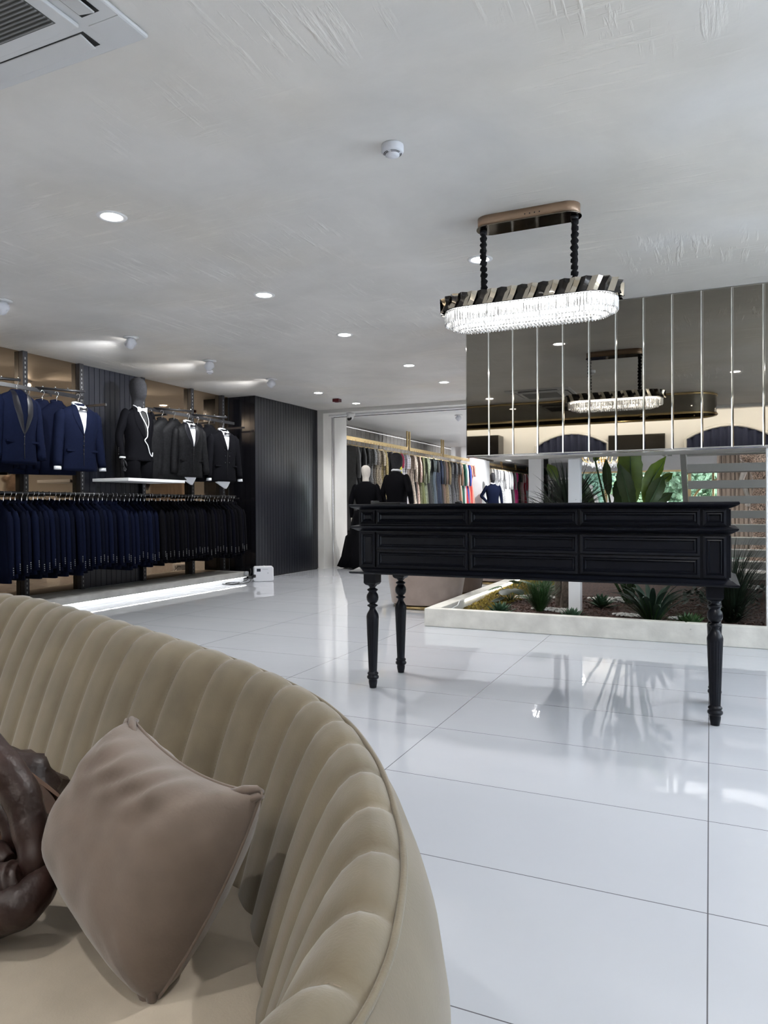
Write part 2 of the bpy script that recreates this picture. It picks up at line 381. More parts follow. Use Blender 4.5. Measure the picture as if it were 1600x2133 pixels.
# ================================================================== CEILING FITTINGS
def downlight(x, y, lab, power=26, ang=115):
    t = thing('downlight', lab, 'ceiling light', (x, y, CZ), 0, 'recessed ceiling downlights')
    MB().lathe([(.058, -.001), (.062, -.006), (.083, -.006), (.088, -.001)], n=28).build('rim', M_white, t)
    MB().lathe([(.0005, -.0035), (.058, -.0035)], n=28).build('diffuser', M_lampface, t)
    l = lamp('SPOT', 'downlight_beam', (x, y, CZ-.02), power*((1.5 if x < -5 and 4 < y < 11 else 2.5 if x < -3 and 4 < y < 11 else .85) if y < 11 else 1), DOWN, spot_size=radians(ang), spot_blend=.6, shadow_soft_size=.03)
    return t
rows = [(-3.276, 4.896, 'nearest downlight of the middle row, left of the chandelier'), (-3.312, 6.369, 'second downlight of the middle row'),
        (-3.329, 8.092, 'third downlight of the middle row'), (-3.344, 9.397, 'fourth downlight of the middle row, left of the mirrored bulkhead'),
        (-1.452, 4.836, 'downlight behind the left chain of the chandelier'), (-5.355, 9.43, 'round downlight in front of the black slatted corner, left of the red alarm'),
        (-5.339, 10.669, 'farthest downlight, near the header beam, right of the red alarm')]
for r in rows: downlight(*r)
for k, (x, y) in enumerate([(-3.2, 3.2), (-3.2, 1.4), (-3.2, -.4), (-1.4, .2), (-5.3, 3.0), (.6, 4.8), (.3, 2.25), (2.1, 3.6), (-1.2, -1.1), (-4.9, -1.1), (1.3, -1.1), (-3.1, -1.1)]):
    downlight(x, y, 'downlight outside the view, %s of those in the unseen ceiling' % ordinal(k+1), 62 if k == 6 else 30)
def track_spot(x, y, lab, aim=(-1, .2, -.62), power=46):
    t = thing('spotlight', lab, 'spotlight', (x, y, CZ), 0, 'round tiltable ceiling spotlights')
    MB().lathe([(.0005, -.001), (.075, -.001), (.078, -.008), (.05, -.012), (.0005, -.012)], n=28).build('mounting_ring', M_white, t)
    a = Vector(aim).normalized(); Q = Vector((0, 0, -1)).rotation_difference(a).to_matrix().to_4x4()
    M_ = Matrix.Translation((0, 0, -.055)) @ Q
    b = MB().lathe([(.0005, .045), (.03, .04), (.045, .02), (.05, 0), (.05, -.045), (.046, -.048), (.042, -.04)], n=26)
    for k in range(9):
        aa = 2*pi*k/18+.2; b.obox((.0495*cos(aa), .0495*sin(aa), .0), (.004*-sin(aa), .004*cos(aa), 0), (.002*cos(aa), .002*sin(aa), 0), (0, 0, .02))
    b.xf(M_).build('lamp_housing', M_plastic, t)
    MB().lathe([(.0005, -.0405), (.042, -.0405)], n=24).xf(M_).build('lens', M_lampface, t)
    q = Vector((0, 0, -1)).rotation_difference(a).to_euler()
    lamp('SPOT', 'spotlight_beam', (Vector((x, y, CZ-.055))+a*.06), power, (.95, .97, 1), tuple(q), spot_size=radians(100), spot_blend=.45, shadow_soft_size=.04)
    return t
track_spot(-5.289, 5.531, 'white tilting ceiling spotlight aimed at the navy suits, nearest of the left row')
track_spot(-5.314, 6.809, 'white tilting ceiling spotlight above the small detector, middle of the left row')
track_spot(-5.33, 8.134, 'white tilting ceiling spotlight nearest the black slatted corner')
track_spot(-5.3, 4.1, 'white tilting ceiling spotlight just outside the left edge of the view')
# smoke detectors
def detector(x, y, lab, s=1.0):
    t = thing('smoke_detector', lab, 'smoke detector', (x, y, CZ)); t.scale = (s, s, s)
    MB().lathe([(.0005, -.0005), (.052, -.0005), (.053, -.006), (.053, -.03), (.046, -.038), (.034, -.041)], n=36).build('housing', M_plastic, t)
    MB().lathe([(.034, -.041), (.033, -.048), (.02, -.055), (.0005, -.057)], n=36).build('sensor_cap', M_plastic, t)
    for r, z in ((.0415, -.0405), (.036, -.043)):
        for k in range(4):
            a0 = pi/2*k+.18
            rows_ = [[((r-.0016)*cos(a0+j*.12), (r-.0016)*sin(a0+j*.12), z-.0012), ((r+.0016)*cos(a0+j*.12), (r+.0016)*sin(a0+j*.12), z-.0002)] for j in range(11)]
            MB().grid(rows_).build('vent_slot', M_dark, t, fix=False)
detector(-1.37, 3.139, 'round white smoke detector on the ceiling left of the chandelier')
detector(-5.706, 7.31, 'small white smoke detector hanging below the middle left spotlight', .8)
al = thing('alarm_sounder', 'dark red box alarm on the ceiling near the header beam', 'alarm', (-5.398, 10.106, CZ))
MB().box(-.055, .055, -.055, .055, -.05, -.001).build('housing', mat('dark_red', (.10, .006, .012), .4), al, .006)
MB().lathe([(.0005, -.056), (.03, -.054), (.034, -.0505)], n=20).build('lens', mat('red_lens', (.16, .01, .015), .2), al)
cd = thing('security_camera', 'small white dome camera on the pale lintel at the top of the far room', 'camera', (-5.76, 11.3, 2.752))
cd.scale = (1.5, 1.5, 1.5)
MB().lathe([(.0005, -.001), (.052, -.001), (.05, -.03), (.04, -.04)], n=24).build('base', M_white, cd)
MB().sphere((0, -.012, -.050), .038, 18).build('eyeball', M_white, cd)
MB().lathe([(.0005, 0), (.026, 0), (.028, -.008)], n=20).xf(Matrix.Translation((0.005, -.05, -.068)) @ Matrix.Rotation(radians(58), 4, 'X')).build('lens', M_dark, cd)
ac = thing('air_conditioner', 'square white ceiling cassette air conditioner with grey grille at the top left', 'air conditioner', (-2.32, 1.555, CZ))
h = .475
MB().box(-h, h, -h, h, -.018, -.0005).build('frame', M_acwhite, ac, .008)
MB().box(-.31, .31, -.31, .31, -.034, -.0185).build('intake_panel', M_acwhite, ac, .004)
b = MB()
for k in range(30):
    y = -.247+k*.017; b.obox((0, y, -.0375), (.255, 0, 0), (0, .0045, .002), (0, -.0006, .0015))
b.build('intake_grille', M_grille, ac)
MB().box(-.258, .258, -.256, .256, -.0352, -.0342).build('grille_backing', mat('grille_dark', (.10, .10, .095), .7), ac)
for k in range(4):
    Rz = Matrix.Rotation(pi/2*k, 4, 'Z')
    MB().box(-.29, .29, .345, .425, -.0195, -.0182).xf(Rz).build('air_outlet', M_dark, ac)
    MB().obox((0, .385, -.026), (.275, 0, 0), (0, .036, -.006), (0, .0005, .003)).xf(Rz).build('louvre', M_acwhite, ac, .003)
for k in range(4):
    MB().obox((.40*math.copysign(1, cos(pi/4+pi/2*k)), .40*math.copysign(1, sin(pi/4+pi/2*k)), -.0192), (.068, 0, 0), (0, .068, 0), (0, 0, .001)).build('corner_cap', M_acwhite, ac, .001)

# ================================================================== CHANDELIER
def stadium(hx, r, n=14):     # outline of a long rounded shape, half length hx, end radius r
    pts = [];
    for k in range(n+1): a = -pi/2+pi*k/n; pts.append((hx-r+r*cos(a), r*sin(a)))
    for k in range(n+1): a = pi/2+pi*k/n; pts.append((-hx+r+r*cos(a), r*sin(a)))
    return pts
def resample(pts, step):
    out = []; L_ = len(pts); per = sum((Vector(pts[i])-Vector(pts[(i+1) % L_])).length for i in range(L_)); n = max(3, round(per/step)); st = per/n; acc = 0; tgt = 0
    for i in range(L_):
        a = Vector(pts[i]); b = Vector(pts[(i+1) % L_]); l = (b-a).length
        while tgt < acc+l-1e-9 and len(out) < n:
            out.append((a+(b-a)*((tgt-acc)/l), (b-a).normalized())); tgt += st
        acc += l
    return out
CH = Vector((-.968, 4.19, CZ))
ch = thing('chandelier', 'long oval crystal chandelier with a mirrored zigzag band hanging on two black covered chains', 'chandelier', CH)
o = stadium(.30, .075)
b = MB().grid([[(x, y, -.001) for x, y in o], [(x, y, -.06) for x, y in o]], closed_u=True, caps=True); b.build('ceiling_canopy', M_rosegold, ch)
o = stadium(.308, .083); b = MB().grid([[(x, y, -.0605) for x, y in o], [(x, y, -.066) for x, y in o]], closed_u=True, caps=True); b.build('canopy_plate', mat('dark_mirror_gold', (.25, .21, .17), .06, 1.0), ch)
b = MB()
for k in range(4): b.add([(.0+.028*k+.004*cos(a), -.0755, -.035+.004*sin(a)) for a in [2*pi*j/10 for j in range(10)]], [tuple(range(10))])
b.build('screw_hole', M_dark, ch, fix=False)
zt, zb = 2.345-CZ, 2.268-CZ
for sx in (-1, 1):
    path = []; rad = []
    for k in range(46):
        z = -.06+(zt+.06+.005)*k/45; path.append((sx*.268+.003*sin(k*1.7), .003*cos(k*1.3), z)); rad.append(.017+.005*sin(k*1.55+sx)+.0025*random.random())
    MB().tube(path, rad, 10).build('covered_chain', mat('black_velvet', (.004, .004, .005), .95, bump=.6, bump_scale=90), ch)
    MB().lathe([(.0005, -.067), (.022, -.067), (.022, -.085), (.0005, -.085)], c=(sx*.268, 0), n=16).build('chain_collar', M_black, ch)
HX, RR = .505, .16
o = stadium(HX, RR); frame = MB().grid([[(x, y, zt-.004) for x, y in o], [(x, y, zb) for x, y in o]], closed_u=True, caps=True)
frame.build('fixture_body', M_black, ch)
# band of slanted concave mirror plates
lt = MB(); dk = MB(); ps = resample(stadium(HX+.012, RR+.012, 20), .058)
for i, (p, t) in enumerate(ps):
    q, t2 = ps[(i+1) % len(ps)]; nrm = Vector((t.y, -t.x)); nr2 = Vector((t2.y, -t2.x)); off = .5*(Vector(q)-Vector(p))
    mid = (Vector(p)+Vector(q))/2; hw = (Vector(q)-Vector(p))*.5
    def V(a, n_, out, z): w_ = Vector(a)+n_*out; return (w_.x, w_.y, z)
    sh = hw*.55
    A = [V(Vector(p)+sh, nrm, .020, zt), V(Vector(p), nrm, .002, (zt+zb)/2), V(Vector(p)-sh, nrm, .018, zb-.004)]
    Mi = [V(mid+sh, nrm, .002, zt), V(mid, nrm, -.004, (zt+zb)/2), V(mid-sh, nrm, .0, zb)]
    B = [V(Vector(q)+sh, nr2, .020, zt), V(Vector(q), nr2, .002, (zt+zb)/2), V(Vector(q)-sh, nr2, .018, zb-.004)]
    (lt if i % 2 else dk).grid([A, Mi], smooth=True); (dk if i % 2 else dk).grid([Mi, B], smooth=True)
    lt.grid([[Vector(Mi[0])+Vector((nrm.x, nrm.y, 0))*.003, Vector(Mi[2])+Vector((nrm.x, nrm.y, 0))*.003], [B[0], B[2]]]) if i % 2 == 0 else None
lt.build('mirror_plates', mat('pale_gold_mirror', (.62, .56, .46), .10, 1.0), ch, fix=False)
dk.build('smoked_plates', mat('smoked_steel', (.045, .042, .040), .12, .9), ch, fix=False)
M_crys = mat('crystal', (.98, .99, 1.0), .02, transmission=.90, ior=1.52, emit=(1, .985, .95), emit_s=.03)
def prism(b, x, y, z0, z1, r, rot):
    ring = lambda z, q: [(x+q*cos(rot+2*pi*k/6), y+q*sin(rot+2*pi*k/6), z) for k in range(6)]
    b.grid([ring(z0, r*.7), ring(z0-.006, r), ring(z1+.008, r), ring(z1, r*.25)], closed_u=True, smooth=False, caps=True)
tiers = [(HX-.004, RR-.004, zb-.002, zb-.078, .0075, .0165), (HX-.045, RR-.045, zb-.002, zb-.098, .0075, .018), (HX-.09, RR-.09, zb-.002, zb-.112, .0075, .019)]
for (hx, r, z0, z1, pr, st) in tiers:
    b = MB()
    for p, t in resample(stadium(hx, r, 18), st): prism(b, p.x, p.y, z0, z1, pr, random.random()*3)
    b.build('crystal_tier', M_crys, ch, fix=False)
b = MB()
for xx in [(-HX+.13)+k*.021 for k in range(int((2*HX-.26)/.021)+1)]:
    for yy in (-.028, 0, .028): prism(b, xx, yy, zb-.08, zb-.118, .008, random.random()*3)
b.build('crystal_tier', M_crys, ch, fix=False)
for (hx, r) in ((HX-.024, RR-.024), (HX-.068, RR-.068)):
    o = stadium(hx, r, 18)
    MB().grid([[(x, y, zb-.001) for x, y in o], [(x*.988, y*.95, zb-.012) for x, y in o]], closed_u=True).build('light_strip', mat('lamp_ring', (1, 1, 1), .5, emit=(1, .97, .92), emit_s=26), ch)
for k in range(5):
    lamp('POINT', 'chandelier_bulb', (CH.x-.36+.18*k, CH.y, CZ+zb-.05), 1.1, (1, .98, .95), shadow_soft_size=.05)
# added, unseen window frame and glowing pane dressing the right-hand daylight lamp
t = struct(bpy.data.objects.new('window_6', None)); COL.objects.link(t)
b = MB(); y0, y1, z0, z1 = 1.1, 6.9, .12, 2.4
for yy in (y0, (y0+y1)/2-.03, y1-.06): b.box(3.04, 3.099, yy, yy+.06, z0, z1)
b.box(3.04, 3.099, y0+.061, y1-.061, z0, z0+.06); b.box(3.04, 3.099, y0+.061, y1-.061, z1-.06, z1)
b.build('window_frame', M_black, t)
MB().box(3.085, 3.095, y0+.06, y1-.06, z0+.06, z1-.06).build('window_pane', mat('added_glow_pane', (.8, .85, .9), .5, emit=(.93, .96, 1), emit_s=.08), t)

# ================================================================== DESK
dk_ = thing('reception_desk', 'long black panelled reception desk with drawers on turned legs', 'desk', (-.92, 4.14, 0))
def D(b, name, par=None, bev=0.0): return b.xf(Matrix.Translation((.92, -4.14, 0))).build(name, M_desk, par or dk_, bev)
X0, X1, Y0, Y1 = -1.925, .085, 3.875, 4.44
def moulding(prof):       # rings round the case: (outset, z)
    rows = [[(X0-o, Y0-o, z), (X1+o, Y0-o, z), (X1+o, Y1+o, z), (X0-o, Y1+o, z)] for o, z in prof]
    return MB().grid(rows, closed_u=True, smooth=False, caps=True)
D(MB().box(X0, X1, Y0, Y1, .715, 1.09), 'case')
D(moulding([(.0, 1.082), (.012, 1.086), (.030, 1.093), (.040, 1.098), (.046, 1.103), (.046, 1.110), (.042, 1.115)]), 'top')
D(moulding([(.0, .955), (.014, .960), (.024, .966), (.036, .972), (.042, .978), (.042, .984), (.020, .987), (.0, .992)]), 'middle_moulding')
D(moulding([(.0, .700), (.040, .700), (.046, .706), (.046, .712), (.030, .718), (.016, .728), (.0, .736)]), 'base_moulding')
def panel(name, x0, x1, z0, z1, yf, par=None, side=0):
    # raised frame panel: outer frame, bead, sunk field
    st = [(0, .0), (0, -.010), (.012, -.014), (.017, -.007), (.024, -.011), (.030, -.002), (.034, -.002)]
    rows = [[(x0+i, yf+d, z0+i), (x1-i, yf+d, z0+i), (x1-i, yf+d, z1-i), (x0+i, yf+d, z1-i)] for i, d in st]
    b = MB().grid(rows, closed_u=True, smooth=False)
    r = rows[-1]; b.add(r, [(0, 1, 2, 3)])
    return D(b, name, par)
cols = [(-1.805, -1.240), (-1.228, -.636), (-.622, -.045)]
for x0, x1 in cols:
    for z0, z1 in ((.997, 1.078), (.848, .948), (.741, .842)): panel('drawer', x0, x1, z0, z1, Y0)
for x0, x1 in ((X0+.012, -1.815), (-.032, X1-.012)):
    panel('corner_panel', x0, x1, .997, 1.078, Y0); panel('corner_panel', x0, x1, .741, .948, Y0)
for sx, xx in ((1, X1), (-1, X0)):      # end panels
    for z0, z1 in ((.997, 1.078), (.741, .948)):
        b = MB(); st = [(0, .0), (0, .008), (.012, .010), (.017, .004), (.024, .008), (.030, .0015)]
        rows = [[(xx+sx*d, Y0+.03+i, z0+i), (xx+sx*d, Y1-.03-i, z0+i), (xx+sx*d, Y1-.03-i, z1-i), (xx+sx*d, Y0+.03+i, z1-i)] for i, d in st]
        b.grid(rows, closed_u=True, smooth=False); b.add(rows[-1], [(0, 1, 2, 3)]); D(b, 'end_panel')
def turned_leg(x, y):
    b = MB(); hs = .040
    b.box(x-hs, x+hs, y-hs, y+hs, .640, .702)
    # eased block bottom
    b.grid([[(x-q, y-q, z), (x+q, y-q, z), (x+q, y+q, z), (x-q, y+q, z)] for q, z in ((hs, .64), (.034, .630), (.026, .624))], closed_u=True, smooth=False)
    top = [(.026, .632), (.028, .622), (.018, .612), (.018, .606), (.031, .600), (.033, .594), (.027, .588), (.022, .584), (.026, .578), (.034, .566), (.037, .550), (.035, .533), (.028, .520), (.019, .514), (.018, .509), (.031, .504), (.033, .498), (.022, .492), (.018, .484), (.020, .474), (.026, .464), (.034, .450), (.038, .435), (.038, .425)]
    b.lathe(top, c=(x, y), n=28)
    rows = []; n = 64                      # fluted taper
    for i in range(9):
        z = .425+(.100-.425)*i/8; r = .038+(.0255-.038)*i/8; fl = .0028*(1 if 0 < i < 8 else .1)
        rows.append([(x+(r-fl*(.5+.5*cos(16*2*pi*k/n)))*cos(2*pi*k/n), y+(r-fl*(.5+.5*cos(16*2*pi*k/n)))*sin(2*pi*k/n), z) for k in range(n)])
    b.grid(rows, closed_u=True)
    b.lathe([(.0255, .100), (.026, .097), (.032, .092), (.034, .086), (.030, .081), (.030, .077), (.036, .070), (.036, .060), (.030, .054), (.025, .050), (.027, .044), (.026, .030), (.022, .010), (.021, .0005), (.0005, .0)], c=(x, y), n=28)
    return b
for x, y in ((-1.868, 3.94), (.022, 3.94), (-1.868, 4.375), (.022, 4.375)): D(turned_leg(x, y), 'leg')
tr = thing('card_tray', 'small black tray lying on the left end of the reception desk', 'tray', (-1.87, 4.2, 1.115))
MB().box(-.09, .10, -.05, .05, .0005, .012).build('tray_base', M_black, tr, .002)
MB().box(-.11, -.088, -.045, .045, .0005, .022).build('clip', M_black, tr, .003)
sp_ = MB().lathe([(.0005, .0005), (.022, .0005), (.024, .008), (.018, .018), (.0005, .02)], n=18).build('desk_knob', M_black); sp_.name = 'stamp'
sp_.location = (-1.42, 4.25, 1.115); tag(sp_, 'small round black object on the desk top below the big suited mannequin', 'stamp')

# ================================================================== SOFA
# plan of the piping line round the outer top of the back, with its height (x, y, z)
PP = [(-3.45, .80, .765), (-3.25, 1.25, .78), (-2.9, 1.58, .788), (-2.45, 1.72, .79), (-2.06, 1.695, .79), (-1.81, 1.62, .785), (-1.57, 1.535, .78), (-1.33, 1.445, .775), (-1.12, 1.372, .765), (-.94, 1.312, .752), (-.80, 1.255, .740),
      (-.675, 1.185, .731), (-.57, 1.10, .723), (-.50, 1.025, .719), (-.43, .935, .715), (-.37, .84, .711), (-.315, .74, .708), (-.28, .65, .703), (-.255, .56, .70), (-.247, .47, .70), (-.262, .36, .70), (-.30, .25, .70), (-.37, .14, .70)]
def catmull(P, n):
    out = []; P = [Vector(p) for p in P]; P = [P[0]*2-P[1]]+P+[P[-1]*2-P[-2]]
    for i in range(1, len(P)-2):
        for k in range(n):
            t = k/n; a, b_, c, d = P[i-1:i+3]
            out.append(.5*((2*b_)+(-a+c)*t+(2*a-5*b_+4*c-d)*t*t+(-a+3*b_-3*c+d)*t**3))
    out.append(P[-2]); return out
CP = catmull(PP, 24)
# arc-length resample
def even(C_, step):
    L_ = [0]
    for i in range(1, len(C_)): L_.append(L_[-1]+(C_[i]-C_[i-1]).length)
    n = round(L_[-1]/step); out = []; j = 0
    for k in range(n+1):
        s = L_[-1]*k/n
        while j < len(L_)-2 and L_[j+1] < s: j += 1
        f = (s-L_[j])/max(1e-9, L_[j+1]-L_[j]); out.append(C_[j].lerp(C_[j+1], f))
    return out
CHW = .112; SUB = 12
path = even(CP, CHW/SUB); NP = len(path)
nor = []
for i in range(NP):
    lo, hi = max(0, i-16), min(NP-1, i+16); t = path[hi]-path[lo]; t.z = 0; t.normalize(); nor.append(Vector((-t.y, t.x, 0)) if True else None)
# outward normal must point away from the seat centre
cen = Vector((-1.4, .3, 0))
for i in range(NP):
    if (Vector((path[i].x, path[i].y, 0))-cen).dot(nor[i]) < 0: nor[i] = -nor[i]
# profile of the channelled inside, from the piping inwards and down: (inward distance, height above/below piping or absolute)
PROF = [(0, 0), (.010, .010), (.025, .018), (.045, .020), (.065, .014), (.085, .000), (.105, -.024), (.126, -.058), (.147, -.098), (.167, -.142), (.186, -.19), (.203, -.235), (.217, -.275), (.228, -.305), (.236, -.335)]
def crossp(i, j, puff):
    p, n_ = path[i], nor[i]; s, dz = PROF[j]
    drop = (p.z-.41)/.33 if dz < -.1 else 1
    kk = min(1, max(0, (p.x+1.15)/.40)); s2, z2 = (s*(1-.22*kk*kk*(3-2*kk)), dz)
    if dz < 0: z2 = dz*(p.z-.40)/.33
    a = Vector((PROF[max(0, j-1)][0], PROF[max(0, j-1)][1])); c = Vector((PROF[min(len(PROF)-1, j+1)][0], PROF[min(len(PROF)-1, j+1)][1])); tt = (c-a).normalized()
    o = Vector((-tt.y, tt.x))      # normal in profile plane (inward axis, z)
    if o.y < 0 and j < 8: o = -o
    if j >= 8 and o.x < 0: o = -o
    q = p - n_*(s2+o.x*puff); q.z = p.z+z2+o.y*puff
    return q
fade = lambda j: min(1, j/2.0)
rows = []
for i in range(NP):
    ph = (i % SUB)/SUB; puff = (1-(2*abs(ph-.5))**3.2)*.012 - .0085   # rounded channel with a pinched seam
    rows.append([crossp(i, j, puff*fade(j)) for j in range(len(PROF))])
sofa = thing('curved_sofa', 'curved taupe velvet sofa with vertical channel tufting on its back', 'sofa', (-1.4, .6, 0))
TS = Matrix.Translation((1.4, -.6, 0))
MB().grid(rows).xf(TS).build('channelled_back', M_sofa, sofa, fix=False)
# smooth outer shell below the piping
OUT = [(0, -.004), (-.022, -.030), (-.040, -.075), (-.050, -.14), (-.052, -.22), (-.046, -.34), (-.036, -.46), (-.030, -.60)]
rows = []
for i in range(0, NP, 3):
    p, n_ = path[i], nor[i]; r = []
    for s, dz in OUT: q = p-n_*s; q.z = max(.06, p.z+dz*(p.z-.06)/.64); r.append(q)
    rows.append(r)
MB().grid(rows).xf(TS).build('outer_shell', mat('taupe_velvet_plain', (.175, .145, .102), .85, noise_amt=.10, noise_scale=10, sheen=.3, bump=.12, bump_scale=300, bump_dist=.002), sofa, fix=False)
MB().tube([p+nor[i]*.001+Vector((0, 0, .004)) for i, p in enumerate(path)][::2], .0042, 8).xf(TS).build('piping', M_sofa, sofa)
# stitched seams
b = MB()
for i in range(0, NP, SUB):
    for j2 in range(2, len(PROF)-3):
        a = crossp(i, j2, -.0075*fade(j2)); c = crossp(i, j2+1, -.0075*fade(j2+1)); L_ = (c-a).length; n = max(1, int(L_/.0065))
        for k in range(n):
            p = a.lerp(c, (k+.2)/n); q = a.lerp(c, (k+.75)/n); p.z += .0006; q.z += .0006
            d = (q-p); s_ = nor[i].cross(Vector((0, 0, 1)))*.0007
            b.add([p-s_, p+s_, q+s_, q-s_], [(0, 1, 2, 3)])
sm = b.xf(TS).build('stitching', M_thread, sofa, fix=False); sm['kind'] = 'stuff'
# seat
inner = [path[i]-nor[i]*(.205 if path[i].x < -1.1 else .150) for i in range(0, NP, 6)]
ztop = .432
front = [(-2.95, .35), (-2.55, .10), (-2.1, -.02), (-1.6, -.05), (-1.1, -.03), (-.7, .02)]
inner = [q for q in inner if q.y > .25]
loop = [Vector((q.x, q.y, 0)) for q in inner]+[Vector((x, y, 0)) for x, y in front[::-1]]
c0 = sum(loop, Vector())/len(loop); rows = []
for z, k in ((.10, .985), (.16, 1.0), (.36, 1.0), (.405, .995), (.425, .996), (ztop, .99), (ztop+.004, .95), (ztop+.007, .85), (ztop+.010, .6), (ztop+.012, .3), (ztop+.012, .02)):
    rows.append([(c0.x+(q.x-c0.x)*k, c0.y+(q.y-c0.y)*k, z) for q in loop])
MB().grid(rows, closed_u=True, caps=True).xf(TS).build('seat', M_seat_lit, sofa)
b = MB(); b.grid([[(c0.x+(q.x-c0.x)*k, c0.y+(q.y-c0.y)*k, z) for q in loop] for z, k in ((.0, .93), (.10, .93))], closed_u=True, smooth=False, caps=True)
b.xf(TS).build('plinth', M_goldm, sofa)

# ---- cushion: four corners in space, puffed between them
cT, cR, cB, cL = dep(276, 1497, 1.20), dep(546, 1652, 1.06), dep(318, 2097, .965), dep(112, 1760, 1.20)
cen_c = (cT+cR+cB+cL)/4; fn = (cR-cL).cross(cT-cB).normalized()
if fn.dot(Vector((0, 0, H))-cen_c) < 0: fn = -fn
cu = thing('throw_cushion', 'mauve taupe velvet square cushion standing on one corner against the curved sofa back', 'cushion', cen_c)
TC = Matrix.Translation(-cen_c); N_ = 40
def cush_pt(u, v, side):
    # edges pulled in (pincushion) and the middle blown out
    uu, vv = 2*u-1, 2*v-1
    pt_, pb_, pl_, pr_ = .17, -.07, -.06, -.10      # top, bottom, left, right edge pulled in (+) or bulging (-)
    pu = (pl_ if uu < 0 else pr_)*abs(uu); pv = (pt_ if vv < 0 else pb_)*abs(vv)
    wu = uu*(1-pu*(1-vv*vv)); wv = vv*(1-pv*(1-uu*uu))
    a, c = (wu+1)/2, (wv+1)/2
    base = (cT*(1-a)+cR*a)*(1-c)+(cL*(1-a)+cB*a)*c
    f = max(0, (1-uu**4)*(1-vv**4)); f = f**.55
    nz = noise.noise(Vector((u*3, v*3, side)))
    wr = sin((u*1.0+v*.25)*38+nz*5+3*v)*.0065*max(0, 1-v*2.2)*(1-uu*uu)+noise.noise(Vector((u*7, v*7, side*3)))*.0035
    rad = max(abs(uu), abs(vv))
    wr += sin(math.atan2(1-v, 1-u)*22)*.004*max(0, .35-math.hypot(1-u, 1-v))*3 + sin(math.atan2(v, 1-u)*20)*.004*max(0, .3-math.hypot(1-u, v))*3+sin(math.atan2(v, u)*20)*.004*max(0, .3-math.hypot(u, v))*3
    return base+fn*(side*(.095 if side > 0 else .075)*f+wr*f*1.6)
b = MB()
for side in (1, -1): b.grid([[cush_pt(i/N_, j/N_, side) for i in range(N_+1)] for j in range(N_+1)])
b.xf(TC).build('cover', M_cushion, cu)
edge = [cush_pt(i/N_, 0, 0) for i in range(N_)]+[cush_pt(1, j/N_, 0) for j in range(N_)]+[cush_pt(1-i/N_, 1, 0) for i in range(N_)]+[cush_pt(0, 1-j/N_, 0) for j in range(N_)]
MB().tube([p+fn*.001 for p in edge], .0028, 6, closed=True).xf(TC).build('edge_seam', M_cushion, cu)
# tucked corners
for c, dirs in ((cR, (cR-cen_c)), (cT, (cT-cen_c)), (cB, (cB-cen_c))):
    d = dirs.normalized(); s = d.cross(fn).normalized(); b = MB()
    for k, (o, r) in enumerate(((-.008, .0085), (.007, .0075))):
        pth = [c-d*.045+s*o*1.6+fn*.012, c-d*.022+s*o+fn*.012, c-d*.004+s*o*.6+fn*.006, c-d*.004+s*o*.5-fn*.008]
        b.tube(pth, [r*.55, r, r*.8, r*.4], 10)
    b.xf(TC).build('tucked_corner', M_cushion, cu)
d = (cB-cen_c).normalized(); s = d.cross(fn).normalized()
b = MB(); c = cB-d*.035-s*(.032 if (dep(250, 2060, .965)-cB).dot(s) < 0 else -.032)
b.tube([c-s*.0-fn*.0+d*(.004*k)+s*.002*k for k in range(8)], .0024, 8); b.xf(TC).build('zip_pull', M_chrome, cu)

# ---- brown leather bag
bagc = Vector((-1.26, .88, .445))
bag = thing('leather_bag', 'slouchy dark brown leather bag lying on the sofa seat at the left edge', 'bag', bagc)
def blob(c, r, amp, fr, seed, n=40):
    b = MB(); rows = []
    for i in range(n//2+1):
        th = pi*i/(n//2); row = []
        for k in range(n):
            ph = 2*pi*k/n; dv = Vector((sin(th)*cos(ph), sin(th)*sin(ph), cos(th)))
            f = 1+amp*noise.noise(dv*fr+Vector((seed, 0, 0)))-amp*.5*abs(noise.noise(dv*fr*2.1+Vector((0, seed, 0))))
            q = Vector((c[0]+r[0]*dv.x*f, c[1]+r[1]*dv.y*f, c[2]+r[2]*dv.z*f)); q.z = max(q.z, .002); row.append(q)
        rows.append(row)
    return b.grid(rows, closed_u=True)
def B(u, v, d): return dep(u, v, d)-bagc
blob((-.03, .05, .085), (.17, .14, .105), .35, 2.2, 3.1).build('bag_body', M_leather, bag)
pan = [[B(-60, 1515, 1.33), B(20, 1585, 1.30), B(75, 1625, 1.27), B(128, 1668, 1.22)], [B(-60, 1700, 1.30), B(20, 1740, 1.26), B(70, 1760, 1.22), B(122, 1750, 1.18)], [B(-60, 1880, 1.25), B(10, 1880, 1.22), B(60, 1870, 1.17), B(100, 1850, 1.14)]]
def thick(rows, t, b=None):
    b = b or MB(); n_ = (Vector(rows[0][-1])-Vector(rows[0][0])).cross(Vector(rows[-1][0])-Vector(rows[0][0])).normalized()*t
    b.grid(rows); b.grid([[Vector(p)+n_ for p in r] for r in rows]); e = [rows[0], [r[-1] for r in rows], rows[-1][::-1], [r[0] for r in rows][::-1]]
    for r in e: b.grid([r, [Vector(p)+n_ for p in r]])
    return b
o_ = thick(pan, .012).build('back_panel', M_leather2, bag); md = o_.modifiers.new('sub', 'SUBSURF'); md.levels = 2; md.render_levels = 2
def fold(pts, rad, name='leather_fold', m_=None):
    C2 = catmull([Vector(p) for p in pts], 8); n = len(C2); rr = []
    for i in range(n):
        f = i/(n-1)*(len(rad)-1); k = min(int(f), len(rad)-2); rr.append(rad[k]*(1-(f-k))+rad[k+1]*(f-k)+.0008*sin(i*.9))
    return MB().tube(C2, rr, 16).build(name, m_ or M_leather, bag)
